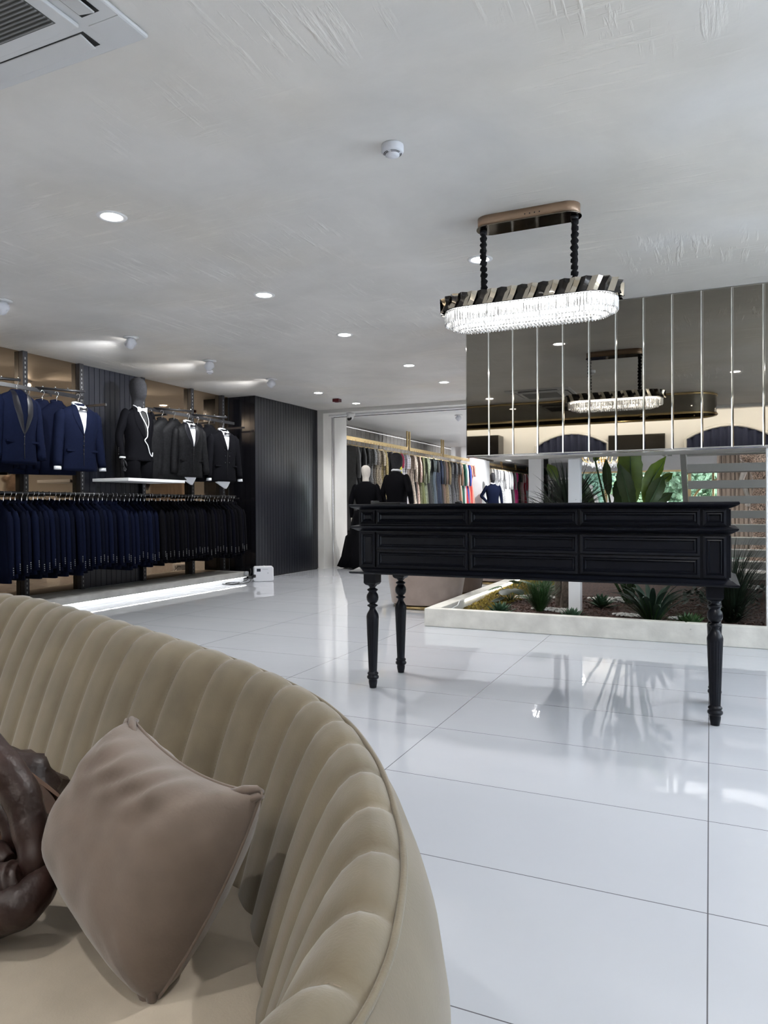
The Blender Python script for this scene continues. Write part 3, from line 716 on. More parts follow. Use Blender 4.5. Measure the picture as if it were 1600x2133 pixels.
fold([B(-50, 1540, 1.17), B(5, 1600, 1.16), B(45, 1660, 1.15), B(65, 1740, 1.13), B(72, 1810, 1.11), B(55, 1850, 1.12)], [.030, .030, .029, .026, .020, .010])
fold([B(-40, 1640, 1.20), B(10, 1690, 1.18), B(30, 1740, 1.17), B(20, 1790, 1.16)], [.022, .020, .018, .01])
fold([B(-60, 1870, 1.10), B(0, 1850, 1.10), B(35, 1835, 1.10), B(52, 1825, 1.10)], [.040, .036, .032, .020])
fold([B(-60, 1790, 1.15), B(-10, 1780, 1.14), B(18, 1795, 1.13)], [.022, .022, .012])
fold([B(-70, 1925, 1.06), B(-10, 1905, 1.07), B(45, 1885, 1.07), B(85, 1840, 1.10), B(92, 1780, 1.14), B(86, 1700, 1.17)], [.034, .034, .032, .026, .018, .012])

# ================================================================== WHITE DIFFUSER BOX, CABLE
bx = thing('scent_diffuser', 'white rounded box appliance with a small dark screen at the plinth end', 'appliance', (-6.06, 8.99, 0), radians(38))
rows = []
for y in (-.0, .012, .17, .18):
    ins = .008 if y in (0., .18, -.0) else 0; r = .03; row = []
    for cx, cz, a0 in ((.115, .205, 0), (-.115, .205, pi/2), (-.115, .045, pi), (.115, .045, 3*pi/2)):
        for k in range(7): a = a0+pi/2*k/6; row.append((cx+(r-ins)*cos(a), y-.09, cz-.015+(r-ins)*sin(a)))
    rows.append(row)
MB().grid(rows, closed_u=True, smooth=False, caps=True).build('housing', M_plastic, bx)
MB().box(-.102, -.045, -.0925, -.0895, .150, .192).build('screen', mat('dark_screen', (.03, .035, .05), .15), bx)
MB().box(-.02, .062, -.0915, -.0898, .179, .184).build('printed_line', mat('grey_print', (.35, .36, .40), .5), bx)
MB().lathe([(.0005, .0), (.008, .0), (.009, .0015)], n=14).xf(Matrix.Translation((.06, -.0905, .125)) @ Matrix.Rotation(pi/2, 4, 'X')).build('button', mat('grey_button', (.5, .51, .55), .4), bx)
MB().lathe([(.012, .219), (.013, .226), (.006, .23), (.0005, .232)], c=(.01, 0), n=14).build('nozzle', M_white, bx)
cb = thing('power_cable', 'thin black cable with a black plug coiled on the floor left of the white box', 'cable', (-6.2, 8.72, 0))
pts = [(.0, .12, .18), (.03, .10, .19), (.06, .06, .14), (.05, .0, .05), (-.02, -.08, .006), (-.12, -.20, .006), (-.16, -.32, .006), (-.05, -.34, .006), (.02, -.22, .006), (-.02, -.1, .012), (-.13, -.14, .012), (-.12, -.3, .012), (.0, -.36, .006), (.09, -.2, .006), (.12, -.06, .02), (.10, .02, .07)]
MB().tube(catmull(pts, 8), .0045, 6).build('cord', M_dark, cb)
MB().box(.06, .12, .0, .05, .055, .10).build('plug', M_black, cb, .006)
MB().box(.11, .15, .02, .07, .07, .115).build('plug_head', M_black, cb, .008)
sk = tag(MB().box(-6.275, -6.25, 8.80, 8.87, .10, .15).build('socket_cover', mat('grey_box', (.30, .31, .32), .5), None, .004), 'small grey wall box at the end of the plinth, above the black plug', 'junction box')

# ================================================================== LIT PLINTH UNDER THE SUITS
pl = thing('display_plinth', 'low stone grey plinth with a white light strip under its edge, below the suits', 'plinth')
MB().box(LW, -6.28, -.5, 8.93, .066, .139).build('stone_slab', mat('plinth_stone', (.30, .295, .28), .55, noise_amt=.15, noise_scale=6, bump=.15, bump_scale=20), pl)
MB().box(LW, -6.352, -.5, 8.90, .0, .064).build('recessed_base', M_white, pl)
MB().box(-6.300, -6.288, -.5, 8.88, .0598, .0655).build('light_strip', mat('led_strip_cool', (1, 1, 1), .5, emit=(.96, .98, 1), emit_s=5), pl)

# ================================================================== PLANTER
PX0, PX1, PY0, PY1 = -2.392, 2.9, 6.155, 12.2
cu_ = thing('planter', 'long low whitewashed concrete planter bed with a light strip inside its left edge', 'planter', (PX0, PY0, 0))
TP = Matrix.Translation((-PX0, -PY0, 0))
MB().box(PX0, PX1, PY0, PY0+.085, 0, .165).xf(TP).build('curb', M_curb, cu_, .006)
MB().box(PX0, PX0+.13, PY0+.086, PY1, 0, .165).xf(TP).build('curb', M_curb, cu_, .006)
MB().box(PX0+.131, PX1, PY1-.1, PY1, 0, .165).xf(TP).build('curb', M_curb, cu_, .006)
MB().box(PX0+.1305, PX0+.140, 6.95, 9.6, .137, .150).xf(TP).build('light_strip', M_ledw, cu_)
MB().tube([(PX0+.15, 6.96, .15), (PX0+.14, 6.75, .165), (PX0+.19, 6.55, .15), (PX0+.15, 6.4, .12)], .004, 6).xf(TP).build('strip_cable', M_white, cu_)
def soil_h(x, y): return .075+.022*noise.noise(Vector((x*1.6, y*1.6, 0)))+.008*noise.noise(Vector((x*9, y*9, 0)))+min(.03, max(0, (y-7)*.02))
nx, ny = 120, 90
rows = [[(PX0+.12+(PX1-PX0-.12)*i/nx, PY0+.07+(PY1-.1-PY0-.07)*(j/ny)**1.3, 0) for i in range(nx+1)] for j in range(ny+1)]
rows = [[(x, y, soil_h(x, y)) for x, y, _ in r] for r in rows]
so = MB().grid(rows).build('mulch', mat('red_brown_mulch', (.060, .034, .027), .95, noise_amt=.75, noise_scale=45, detail=8, bump=1.0, bump_scale=60, bump_dist=.03), None)
tag(so, 'dark reddish brown bark mulch filling the planter', 'mulch', kind='stuff')
b = MB()
for k in range(2600):            # loose bark chips
    x = random.uniform(-2.2, .5); y = random.uniform(6.26, 8.2); 
    if x < -1.95 and y > 6.5: continue
    z = soil_h(x, y)+.004; a = random.random()*pi; r = random.uniform(.005, .013)
    d1 = Vector((cos(a), sin(a), random.uniform(-.4, .4)))*r; d2 = Vector((-sin(a), cos(a), random.uniform(-.4, .4)))*r*.6
    b.obox((x, y, z), d1, d2, (0, 0, .003))
ob = b.build('bark_chips', mat('bark_chip', (.075, .040, .030), .9, noise_amt=.5, noise_scale=80), None); tag(ob, 'loose bark chips scattered over the planter bed', 'bark', kind='stuff')
b = MB()
for k in range(5200):            # moss
    y = random.uniform(6.35, 9.4); x = PX0+.145+random.uniform(0, 1)**1.3*(.42+.10*sin(y*5)); 
    z = soil_h(x, y)+.012+.012*noise.noise(Vector((x*12, y*12, 3))); r = random.uniform(.006, .014); a = random.random()*6.3
    b.add([(x-r*cos(a), y-r*sin(a), z-.006), (x+r*cos(a), y+r*sin(a), z-.002), (x+r*.3, y, z+r*random.uniform(.6, 1.5))], [(0, 1, 2)])
tag(b.build('moss', mat('yellow_moss', (.22, .17, .035), .95, noise_amt=.5, noise_scale=30), None, fix=False), 'yellow green moss along the lit left edge of the planter', 'moss', kind='stuff')
def pebbles(pts, lab):
    b = MB()
    for (cx, cy, rx, ry, n) in pts:
        for k in range(n):
            a = random.random()*6.3; q = sqrt(random.random()); x = cx+rx*q*cos(a); y = cy+ry*q*sin(a); r = random.uniform(.008, .017)
            b.sphere((x, y, soil_h(x, y)+.010+.012*(1-q)), r, 6, (1, random.uniform(.6, .9), .65))
    tag(b.build('pebbles', mat('white_pebble', (.62, .60, .57), .6), None, fix=False), lab, 'pebbles', kind='stuff')
pebbles([(-1.36, 7.02, .24, .10, 230)], 'white pebbles on the mulch left of the white post')
pebbles([(-1.72, 7.75, .22, .16, 200)], 'white pebbles between the dark leafed plant and the feathery bush')
pebbles([(-.78, 7.9, .42, .22, 420)], 'white pebbles in the middle of the planter behind the post')
pebbles([(-.70, 6.95, .13, .07, 90), (-.22, 6.92, .13, .07, 90)], 'white pebbles either side of the small palm')
pebbles([(.30, 9.6, .35, .3, 350)], 'white pebbles at the far right of the planter under the stair')

M_agave = mat('agave_leaf', (.040, .085, .045), .55, noise_amt=.3, noise_scale=8)
M_leafdk = mat('dark_leaf', (.010, .020, .011), .45, noise_amt=.3, noise_scale=9)
M_leafgr = mat('mid_leaf', (.030, .075, .022), .5, noise_amt=.35, noise_scale=8)
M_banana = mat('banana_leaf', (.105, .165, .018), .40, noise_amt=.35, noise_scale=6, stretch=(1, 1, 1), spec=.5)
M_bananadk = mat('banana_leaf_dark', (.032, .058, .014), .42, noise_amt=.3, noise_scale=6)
M_palm = mat('palm_leaf', (.014, .032, .020), .5, noise_amt=.35, noise_scale=9)
M_trunk = mat('palm_trunk', (.075, .058, .045), .9, noise_amt=.5, noise_scale=30, bump=.8, bump_scale=50)
def blade(b, base, az, el, length, width, droop=.4, fold_=.15, n=9, tip=.0, twist=0.0, shape=None):
    p = Vector(base); rows = []; st = length/n
    for k in range(n+1):
        t = k/n; e = el-droop*t*t; d = Vector((cos(e)*cos(az), cos(e)*sin(az), sin(e))); s = Vector((-sin(az), cos(az), 0)); up = s.cross(d)*-1
        if twist: s = s*cos(twist*t)+up*sin(twist*t); up = d.cross(s)
        wd = width*(shape(t) if shape else (sin(pi*min(1, .12+.88*t)**.8)))
        wd = max(wd, .0006)
        rows.append([p-s*wd, p-up*(fold_*wd), p+s*wd]); p = p+d*st
    b.grid(rows); return b
def agave(x, y, lab, s=1.0, n=30, m_=None, name='agave_plant'):
    t = thing(name, lab, 'plant', (x, y, soil_h(x, y)-.01)); b = MB()
    for k in range(n):
        f = k/n; az = k*2.4+random.uniform(-.1, .1); el = .25+1.1*f
        blade(b, (0, 0, .01+.02*f), az, el, s*(.20-.07*f), s*.026, droop=.25, fold_=.5, shape=lambda q: (.55+.6*q if q < .55 else (1-q)/.45*.88))
    b.build('foliage', m_ or M_agave, t, fix=False)
    return t
agave(-1.76, 6.47, 'green rosette succulent near the left front corner of the planter', 1.0)
agave(-1.10, 6.42, 'green rosette succulent in front of the white post', .95)
agave(-.98, 7.35, 'green rosette succulent behind the white post, right side', 1.0, 24)
agave(-.15, 6.33, 'dim green spiky rosette at the front of the planter beside the right desk leg', 1.05, 44, M_leafgr)
agave(-1.75, 8.5, 'low pale leafy plant farther back near the planter light strip', 1.0, 20, M_leafgr, 'leafy_plant')
# small palm with strappy leaves under the desk
t = thing('cycad_palm', 'dark green strappy palm in front middle of the planter, seen under the desk', 'plant', (-.45, 6.55, .07)); b = MB()
for k in range(26):
    az = k*2.4; blade(b, (.02*cos(az), .02*sin(az), .0), az, 1.35-.5*(k/26), .46+.08*random.random(), .030, droop=1.5, fold_=.3, n=12, shape=lambda q: .35+.9*q if q < .6 else max(0, (1-q)/.4*.89))
b.build('foliage', M_palm, t, fix=False); b = MB()
for k in range(90):
    az = random.random()*6.28; blade(b, (.05*cos(az), .05*sin(az), .02), az, random.uniform(.5, 1.2), random.uniform(.25, .42), .004, droop=random.uniform(.8, 1.5), n=6)
b.build('fine_fronds', M_leafgr, t, fix=False)
# feathery bush
t = thing('feathery_bush', 'bright green feathery bush in the planter left of the palm trunk', 'plant', (-1.50, 6.92, .08)); b = MB()
for k in range(520):
    az = random.random()*6.28; el = random.uniform(.7, 1.5); L_ = random.uniform(.12, .34); blade(b, (.03*cos(az), .03*sin(az), random.uniform(0, .05)), az, el, L_, .0028, droop=random.uniform(0, .5), n=4)
    az2 = az+random.uniform(-.6, .6); r = random.uniform(.06, .24); blade(b, (r*.45*cos(az), r*.45*sin(az), r*1.05), az2, random.uniform(.3, 1.3), .06, .0028, droop=.3, n=3)
b.build('foliage', M_leafgr, t, fix=False)
# broad dark leaves (philodendron)
t = thing('philodendron', 'plant with broad split dark leaves beside the planter light strip', 'plant', (-1.93, 7.5, .08))
for k, (az, el, st_, L_) in enumerate([(3.3, 1.0, .20, .17), (2.6, .9, .14, .15), (.3, 1.1, .26, .17), (4.6, 1.0, .18, .16), (1.5, 1.1, .25, .15), (5.4, .9, .20, .15), (.0, .6, .14, .13), (3.9, .5, .12, .14)]):
    tip = Vector((cos(az)*cos(el)*st_, sin(az)*cos(el)*st_, sin(el)*st_)); 
    stem = MB().tube([(0, 0, 0), tip*.5+Vector((0, 0, .01)), tip], .004, 6).build('stem', M_leafgr, t)
    b = MB()
    rows = []
    for q in range(13):
        f = q/12; wd = L_*.52*sin(pi*min(1, f*.93+.07))**.65*(1 if q % 2 else .80); d = Vector((cos(az), sin(az), .15-.7*f)); s = Vector((-sin(az), cos(az), 0)); c = tip+Vector((cos(az), sin(az), 0))*L_*(f-.15)+Vector((0, 0, -.35*L_*f*f))
        rows.append([c-s*wd+Vector((0, 0, -.2*wd)), c, c+s*wd+Vector((0, 0, -.2*wd))])
    b.grid(rows).build('leaf', M_leafdk if k % 2 else M_leafgr, t, fix=False)
# trunk + tall dracaena
t = thing('dracaena', 'tall spiky dark dracaena on ringed trunks, left of the white post', 'plant', (-1.30, 7.22, .07))
def trunk(b, pts, r0, r1):
    C2 = catmull(pts, 12); n = len(C2); b.tube(C2, [r0+(r1-r0)*i/n+.0035*(i % 3 == 0) for i in range(n)], 16); return b
trunk(MB(), [(0, 0, -.02), (.01, .0, .15), (.03, .02, .5), (.0, .1, .92)], .070, .03).build('trunk', M_trunk, t)
trunk(MB(), [(-.08, .12, -.02), (-.11, .16, .3), (-.16, .3, .8)], .045, .028).build('trunk', M_trunk, t)
for (hx_, hy_, hz_, n, L_) in ((.0, .12, .93, 85, .62), (-.17, .30, .78, 60, .50)):
    b = MB()
    for k in range(n):
        az = k*2.4+random.uniform(-.2, .2); el = random.uniform(.35, 1.5); blade(b, (hx_+.015*cos(az), hy_+.015*sin(az), hz_+random.uniform(-.05, .06)), az, el, L_*random.uniform(.75, 1.0), .016, droop=random.uniform(.05, .55), fold_=.4, n=8, shape=lambda q: .7+.3*q if q < .4 else (1-q)/.6)
    b.build('leaf_crown', M_leafdk, t, fix=False)
# banana / bird of paradise: big paddle leaves
t = thing('banana_plant', 'large banana plant with tall green paddle leaves rising behind the desk', 'plant', (-.75, 7.7, .08))
BP = Vector((-.75, 7.7, .08))
def paddle(a, c, wd, m_, yaw_off=0.0, bend=.06, stalk=True):     # a = leaf foot, c = tip (world points)
    a = Vector(a)-BP; c = Vector(c)-BP; d = c-a; s = d.cross(FW).normalized(); s = s*cos(yaw_off)+FW*sin(yaw_off); up = s.cross(d).normalized(); rows = []; n = 16
    for k in range(n+1):
        f = k/n; wv = wd*(sin(pi*(f*.94+.03))**.55)*(1+.05*sin(k*2.3)); wv *= (1.0 if f < .75 else max(.05, ((1-f)/.25)**.6)); p = a+d*f+up*(bend*sin(pi*f)); fo = .22*wv
        rows.append([p-s*wv+up*fo, p-s*wv*.5+up*fo*.6, p, p+s*wv*.5+up*fo*.6, p+s*wv+up*fo])
    lf = MB().grid(rows).build('leaf', m_, t, fix=False)
    MB().tube([(0.02*random.uniform(-1, 1), .02*random.uniform(-1, 1), -.02), a*.55+Vector((0, 0, -.0)), a, a+d*.5+up*(bend-.004), a+d*.9], [.016, .013, .010, .006, .002], 8).build('leaf_stalk', M_leafgr, lf)
def pt(u, v, y): return at(u, v, 'y', y)
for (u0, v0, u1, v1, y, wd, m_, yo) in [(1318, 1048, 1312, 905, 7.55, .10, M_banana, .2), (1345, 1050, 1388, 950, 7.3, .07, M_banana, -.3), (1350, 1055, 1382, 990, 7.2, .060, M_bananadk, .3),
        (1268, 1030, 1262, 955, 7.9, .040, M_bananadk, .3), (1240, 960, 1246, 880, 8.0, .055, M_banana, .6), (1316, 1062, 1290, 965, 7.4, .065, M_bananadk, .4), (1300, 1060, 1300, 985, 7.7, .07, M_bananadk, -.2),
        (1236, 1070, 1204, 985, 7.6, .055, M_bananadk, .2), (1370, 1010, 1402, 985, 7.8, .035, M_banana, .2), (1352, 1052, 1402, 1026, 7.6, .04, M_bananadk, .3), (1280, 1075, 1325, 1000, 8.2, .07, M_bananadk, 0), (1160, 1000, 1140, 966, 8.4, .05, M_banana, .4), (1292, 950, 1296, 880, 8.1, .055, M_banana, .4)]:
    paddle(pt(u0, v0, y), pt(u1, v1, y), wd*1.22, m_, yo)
# arching grass at the right
t = thing('grass_plant', 'big clump of arching dark grass to the right of the desk', 'plant', (.17, 6.95, .08)); b = MB()
for k in range(330):
    az = random.random()*6.28; r = random.uniform(0, .06); blade(b, (r*cos(az), r*sin(az), .0), az, random.uniform(1.0, 1.53), random.uniform(.5, .95), .0042, droop=random.uniform(.5, 1.9), n=9, shape=lambda q: 1-q*q)
b.build('foliage', M_leafdk, t, fix=False)
b = MB()
for k in range(120):
    az = random.random()*6.28; r = random.uniform(0, .05); blade(b, (r*cos(az), r*sin(az), .0), az, random.uniform(.4, 1.0), random.uniform(.2, .5), .010, droop=random.uniform(.5, 1.4), n=6, shape=lambda q: 1-q*q)
b.build('lower_leaves', M_leafdk, t, fix=False)
t = thing('ground_cover', 'dark low ground cover plant in the planter at the far right', 'plant', (.25, 8.3, .09)); b = MB()
for k in range(260):
    x = random.uniform(-.5, .6); y = random.uniform(-.8, .8); az = random.random()*6.28; blade(b, (x, y, random.uniform(.0, .10)), az, random.uniform(.1, 1.0), .07, .022, droop=.6, n=4)
b.build('foliage', M_leafdk, t, fix=False)
# tiny red flower
tag(MB().sphere((-1.42, 7.45, .125), .025, 8, (1.3, 1, .6)).build('red_flower', mat('dull_red', (.12, .006, .012), .7)), 'small dull red flower lying on the mulch behind the trunk', 'flower')

# ================================================================== OPEN STAIR
stt = thing('open_staircase', 'open white staircase with flat plank treads behind the right end of the planter', 'staircase', (-.2, 7.0, 0))
M_tread = mat('stair_paint_shaded', (.40, .39, .355), .5, noise_amt=.04, noise_scale=8)  # white paint greyed in the base colour, standing in for backlit shade
TR = Matrix.Translation((.2, -7.0, 0))
for k in range(10):
    z = 1.685-.163*k; y = 7.80+.287*k
    MB().box(-.215, 1.05, y, y+.25, z-.085, z).xf(TR).build('tread', M_tread, stt, .003)
for xx in (-.245, 1.06):
    a, c = Vector((xx, 7.72, 1.66)), Vector((xx, 7.72+.287*10.2, .0)); d = (c-a).normalized(); o = Vector((0, d.z, -d.y))
    MB().obox((a+c)/2, (.025, 0, 0), (c-a)/2, o*.055).xf(TR).build('stringer', M_tread, stt)
MB().box(-.30, -.235, 7.60, 7.66, 1.60, 1.70).box(-.38, -.34, 7.60, 7.66, 1.585, 1.70).box(-.30, -.235, 7.60, 7.75, 1.7, 2.75).box(-.38, -.34, 7.60, 7.66, 1.7, 2.75).xf(TR).build('hanger_bracket', M_tread, stt)
MB().add([(-.62, 7.6, 1.72), (-.40, 7.6, 1.72), (-.40, 7.6, 1.57), (-.62, 7.63, 1.72), (-.40, 7.63, 1.72), (-.40, 7.63, 1.57)], [(0, 1, 2), (3, 5, 4), (0, 3, 4, 1), (1, 4, 5, 2), (2, 5, 3, 0)]).xf(TR).build('gusset', M_tread, stt)

# ================================================================== GARMENTS
def ssleeve(sx, z0, z1, x0, x1, r0, r1, th, bend=.0):
    b = MB(); pth = []; rad = []
    for k in range(9):
        f = k/8; pth.append((sx*(x0+(x1-x0)*f**.8), bend*sin(pi*f)-.02*f*f, z0+(z1-z0)*f)); rad.append((r0*(.55 if k == 0 else 1)+(r1-r0)*f))
    return b.tube(pth, rad, 12, flat=1.0)
def hanger_mesh(white=False, neck=.10, s=1.0):
    pass
def make_hanger(loc, rz, label, shoulder=M_black, group='clothes hangers on the lower rail'):
    t = thing('clothes_hanger', label, 'hanger', loc, rz, group)
    hk = [(.0, 0, -.105), (0, 0, -.05)]+[(-.016*sin(a)-.0, 0, -.020+.020*-cos(a)+.0) for a in []]
    pts = [(0, 0, -.10), (0, 0, -.055), (.012, 0, -.035), (.019, 0, -.014), (.012, 0, .003), (0, 0, .008), (-.013, 0, .002), (-.018, 0, -.012)]
    MB().tube(catmull(pts, 4), .0030, 6).build('hook', M_chrome, t)
    MB().tube([(-.165, .0, -.232), (-.09, 0, -.172), (0, 0, -.110), (.09, 0, -.172), (.165, 0, -.232)], [.012, .014, .016, .014, .012], 8, flat=.7).build('shoulder_bar', shoulder, t)
    return t
def make_rack_jacket(name, label, m_, loc, rz, group, th=.031, cat='jacket'):
    t = thing(name, label, cat, loc, rz, group)
    R_ = [(0, 0, -.095, .050, .022), (0, 0, -.120, .070, th*.8), (0, 0, -.150, .115, th*.9), (0, 0, -.195, .170, th, 2.2), (0, 0, -.24, .200, th, 2.5), (0, 0, -.28, .203, th, 2.8), (0, -.004, -.40, .185, th*.95, 2.8), (0, -.004, -.55, .178, th*.9, 2.8), (0, 0, -.75, .195, th*.95, 2.8), (0, 0, -.865, .20, th, 2.8), (0, 0, -.868, .18, th*.7, 2.8)]
    MB().loft(R_, 22).build('body', m_, t)
    for sx in (1, -1):
        o_ = ssleeve(sx, -.195, -.82, .168, .225, .046, .034, th).xf(Matrix.Scale(.72, 4, (0, 1, 0))).build('sleeve', m_, t)
    b = MB()
    for k in range(4): b.sphere((.225+.030, -.014, -.72-.020*k), .0055, 6)
    b.build('cuff_buttons', M_dark if 'plain' in name else M_grille, t, fix=False)
    MB().tube([(-.062, -.020, -.135), (-.055, .012, -.098), (0, .026, -.085), (.055, .012, -.098), (.062, -.020, -.135)], [.010, .014, .015, .014, .010], 8).build('collar', m_, t)
    return t
RX, RZ = -6.50, 1.262
n_low = 58; ys = [4.95+i*(8.86-4.95)/(n_low-1) for i in range(n_low)]
protos = {}
hproto = None
whites = {16, 19, 20, 29, 46, 57}
for i, y in enumerate(ys):
    navy = i < 31; key = ('n' if navy else 'b', i % 3)
    lab = '%s suit jacket on the long lower rail, %s from the left end' % ('navy' if navy else 'black', ordinal(i+1))
    rz = radians(random.uniform(-4, 3)); loc = (RX+random.uniform(-.008, .008), y+random.uniform(-.012, .012), RZ+.012-random.uniform(0, .01))
    grp = 'suit jackets on the lower rail'; sc = (1+random.uniform(-.03, .03), 1.0, random.uniform(.97, 1.06))
    if key not in protos:
        r = make_rack_jacket('suit_jacket', lab, (M_navy if navy else M_blk)[i % 3], loc, rz, grp); r.scale = sc; protos[key] = (r, tree(r))
    else: dup(protos[key][0], loc, rz, lab, sc, protos[key][1])
    hl = '%s hanger on the long lower rail, holding the %s jacket from the left end' % ('white' if i in whites else 'black', ordinal(i+1))
    if i in whites or hproto is None: h_ = make_hanger(loc, rz, hl, M_white if i in whites else M_black, 'hangers on the lower rail')
    else: h_ = dup(hproto[0], loc, rz, hl, None, hproto[1])
    if hproto is None: hproto = (h_, tree(h_))

# ---- display jackets, facing out
def make_show_jacket(name, label, loc, rz, m_, lapel=M_satin, shirt=True, double=False, bow=True, shawl=False, cuffs=True, tail=False, lapm=None):
    t = thing(name, label, 'jacket', loc, rz)
    R_ = [(0, 0, -.070, .060, .045), (0, 0, -.095, .085, .060), (0, 0, -.120, .145, .070), (0, 0, -.155, .205, .075, 2.4), (0, -.004, -.20, .218, .085, 2.5), (0, -.012, -.32, .208, .098, 2.4), (0, -.010, -.46, .188, .088, 2.3), (0, -.006, -.60, .192, .085, 2.3), (0, -.002, -.76, .208, .090, 2.3), (0, 0, -.79, .205, .086, 2.3), (0, 0, -.788, .17, .06, 2.3)]
    def yf(x, z):        # front surface depth of the body at x, z
        zz = [r[2] for r in R_[:10]]
        for k in range(9):
            if zz[k] >= z >= zz[k+1]:
                f = (zz[k]-z)/(zz[k]-zz[k+1]+1e-9); a, c = R_[k], R_[k+1]; rx = a[3]+(c[3]-a[3])*f; ry = a[4]+(c[4]-a[4])*f; cy = a[1]+(c[1]-a[1])*f; break
        else: rx, ry, cy = .2, .085, 0
        q = min(.98, abs(x)/rx); return cy-ry*(1-q**2.4)**(1/2.4)
    MB().loft(R_, 32).build('body', m_, t)
    for sx in (1, -1):
        pth = []; rad = []
        for k in range(11):
            f = k/10; pth.append((sx*(.188+.072*f**.7), -.035*f*f, -.145-.60*f)); rad.append(.03 if k == 0 else .064-.020*f)
        sl = MB().tube(pth, rad, 16).build('sleeve', m_, t)
        if cuffs: MB().loft([(sx*.262, -.036, -.745, .036, .036), (sx*.264, -.038, -.782, .037, .037)], 16).build('shirt_cuff', M_shirt, sl)
    if shirt:
        rows = []; zv = -.40 if not double else -.37
        for k in range(12):
            f = k/11; z = -.098+(zv+.098)*f; wd = .062*(1-f)+.002; rows.append([(x, yf(x, z)-.003, z) for x in (-wd, -wd*.5, 0, wd*.5, wd)])
        MB().grid(rows).build('shirt_front', M_shirt, t, fix=False)
        MB().tube([(0, -.080, -.128), (.04, -.062, -.115), (.062, -.02, -.090), (.05, .03, -.062), (0, .052, -.050), (-.05, .03, -.062), (-.062, -.02, -.090), (-.04, -.062, -.115)], .011, 8, closed=True, flat=1.3).build('shirt_collar', M_shirt, t)
    if bow:
        b = MB()
        for sx in (-1, 1): b.grid([[(sx*.004, -.103, -.128), (sx*.004, -.103, -.140)], [(sx*.026, -.112, -.118), (sx*.026, -.112, -.150)], [(sx*.050, -.100, -.116), (sx*.050, -.100, -.154)]])
        b.box(-.008, .008, -.116, -.098, -.143, -.126); b.build('bow_tie', M_satin, t, fix=False)
    zv = (-.40 if not double else -.37) if not shawl else -.50
    for sx in (-1, 1):
        rows = []
        for k in range(15):
            f = k/14; z = -.085+(zv+.085)*f; xi = .062*(1-f); wd = .014+.062*sin(pi*min(1, f*.97+.03))**.7*(1 if f > .25 or shawl else .9); xo = xi+wd*(1.15-.5*f)
            rows.append([(sx*xi, yf(xi, z)-.006, z), (sx*(xi+xo)/2, yf((xi+xo)/2, z)-.010, z), (sx*xo, yf(xo, z)-.004, z)])
        MB().grid(rows).build('lapel', lapel, t, fix=False)
        MB().box(sx*.13-.05, sx*.13+.05, yf(.13, -.57)-.008, yf(.13, -.57)+.02, -.585, -.565).build('pocket_flap', m_, t)
    b = MB(); b.tube([(.003, yf(0, z)-.003, z) for z in (zv, zv-.1, zv-.2, -.74)], .0028, 6)
    b.build('front_edge', M_dark, t)
    bb = [(.0, zv-.03), (.0, zv-.10)] if not double else [(-.05, -.36), (.05, -.36), (-.035, -.44), (.035, -.44), (-.035, -.53), (.035, -.53)]
    if name == 'dinner_jacket': bb = [(.0, zv-.03-.045*k) for k in range(5)]
    for x, z in bb: MB().sphere((x, yf(x, z)-.005, z), .0085, 8, (1, .5, 1)).build('button', M_satin, t)
    if tail: MB().loft([(0, .0, -.72, .13, .04), (.0, .01, -.80, .12, .04), (.03, .01, -.85, .06, .03), (.05, .01, -.885, .015, .01)], 20).build('shirt_tail', M_shirt, t)
    return t
make_show_jacket('dinner_jacket', 'navy dinner jacket with white shirt cuffs and bow tie on the left upper rail', (-6.16, 5.66, 2.285), radians(80), M_navyshow, M_navyshow)
make_hanger((-6.16, 5.66, 2.315), radians(80), 'black hanger carrying the navy dinner jacket with the white cuffs')
make_show_jacket('shawl_jacket', 'dark navy jacket with a wide black shawl lapel at the left edge of the picture', (-6.12, 4.88, 2.32), radians(92), M_navy[1], M_satin, shirt=False, bow=False, shawl=True, cuffs=False)
make_hanger((-6.12, 4.88, 2.345), radians(92), 'black hanger carrying the shawl lapel jacket at the left edge')
make_show_jacket('brocade_jacket', 'black patterned brocade jacket with white shirt tail, front of the group of four', (-6.14, 7.42, 2.28), radians(78), M_brocade, M_satin, cuffs=False, tail=True)
make_hanger((-6.14, 7.42, 2.31), radians(78), 'hanger carrying the black brocade jacket in front', M_white)
make_show_jacket('double_breasted_jacket', 'black double breasted jacket over a white shirt, right end of the upper rail', (-6.14, 8.14, 2.245), radians(74), M_blkshow, M_blkshow, double=True, tail=True)
make_hanger((-6.14, 8.14, 2.275), radians(74), 'black hanger carrying the double breasted jacket')
# upper rail side-on jackets behind
UZ = 2.33; first = {}
grp_up = [('navy', M_navy[0], [(-6.26, 5.47), (-6.34, 5.36), (-6.42, 5.25)], 76, 'behind the navy dinner jacket'),
          ('dark navy', M_navy[2], [(-6.26, 4.72), (-6.36, 4.60)], 85, 'behind the shawl lapel jacket'),
          ('black brocade', M_brocade, [(-6.22, 7.24), (-6.29, 7.10), (-6.36, 6.97)], 74, 'behind the front brocade jacket'),
          ('black', M_blk[1], [(-6.24, 7.97), (-6.33, 7.84)], 70, 'behind the double breasted jacket')]
for nm, mm, spots, ang, where in grp_up:
    pr = None
    for k, (x, y) in enumerate(spots):
        lab = '%s jacket on the upper rail, %s one %s' % (nm, ordinal(k+1), where)
        if pr is None:
            r = make_rack_jacket('suit_jacket_plain', lab, mm, (x, y, UZ-.01), radians(ang), None, .06); r.name = 'suit_jacket'; pr = (r, tree(r))
        else: r = dup(pr[0], (x, y, UZ-.01), radians(ang), lab, None, pr[1])
        dup(hproto[0], (x, y, UZ-.01), radians(ang), 'black hanger on the upper rail, %s one %s' % (ordinal(k+1), where), None, hproto[1])
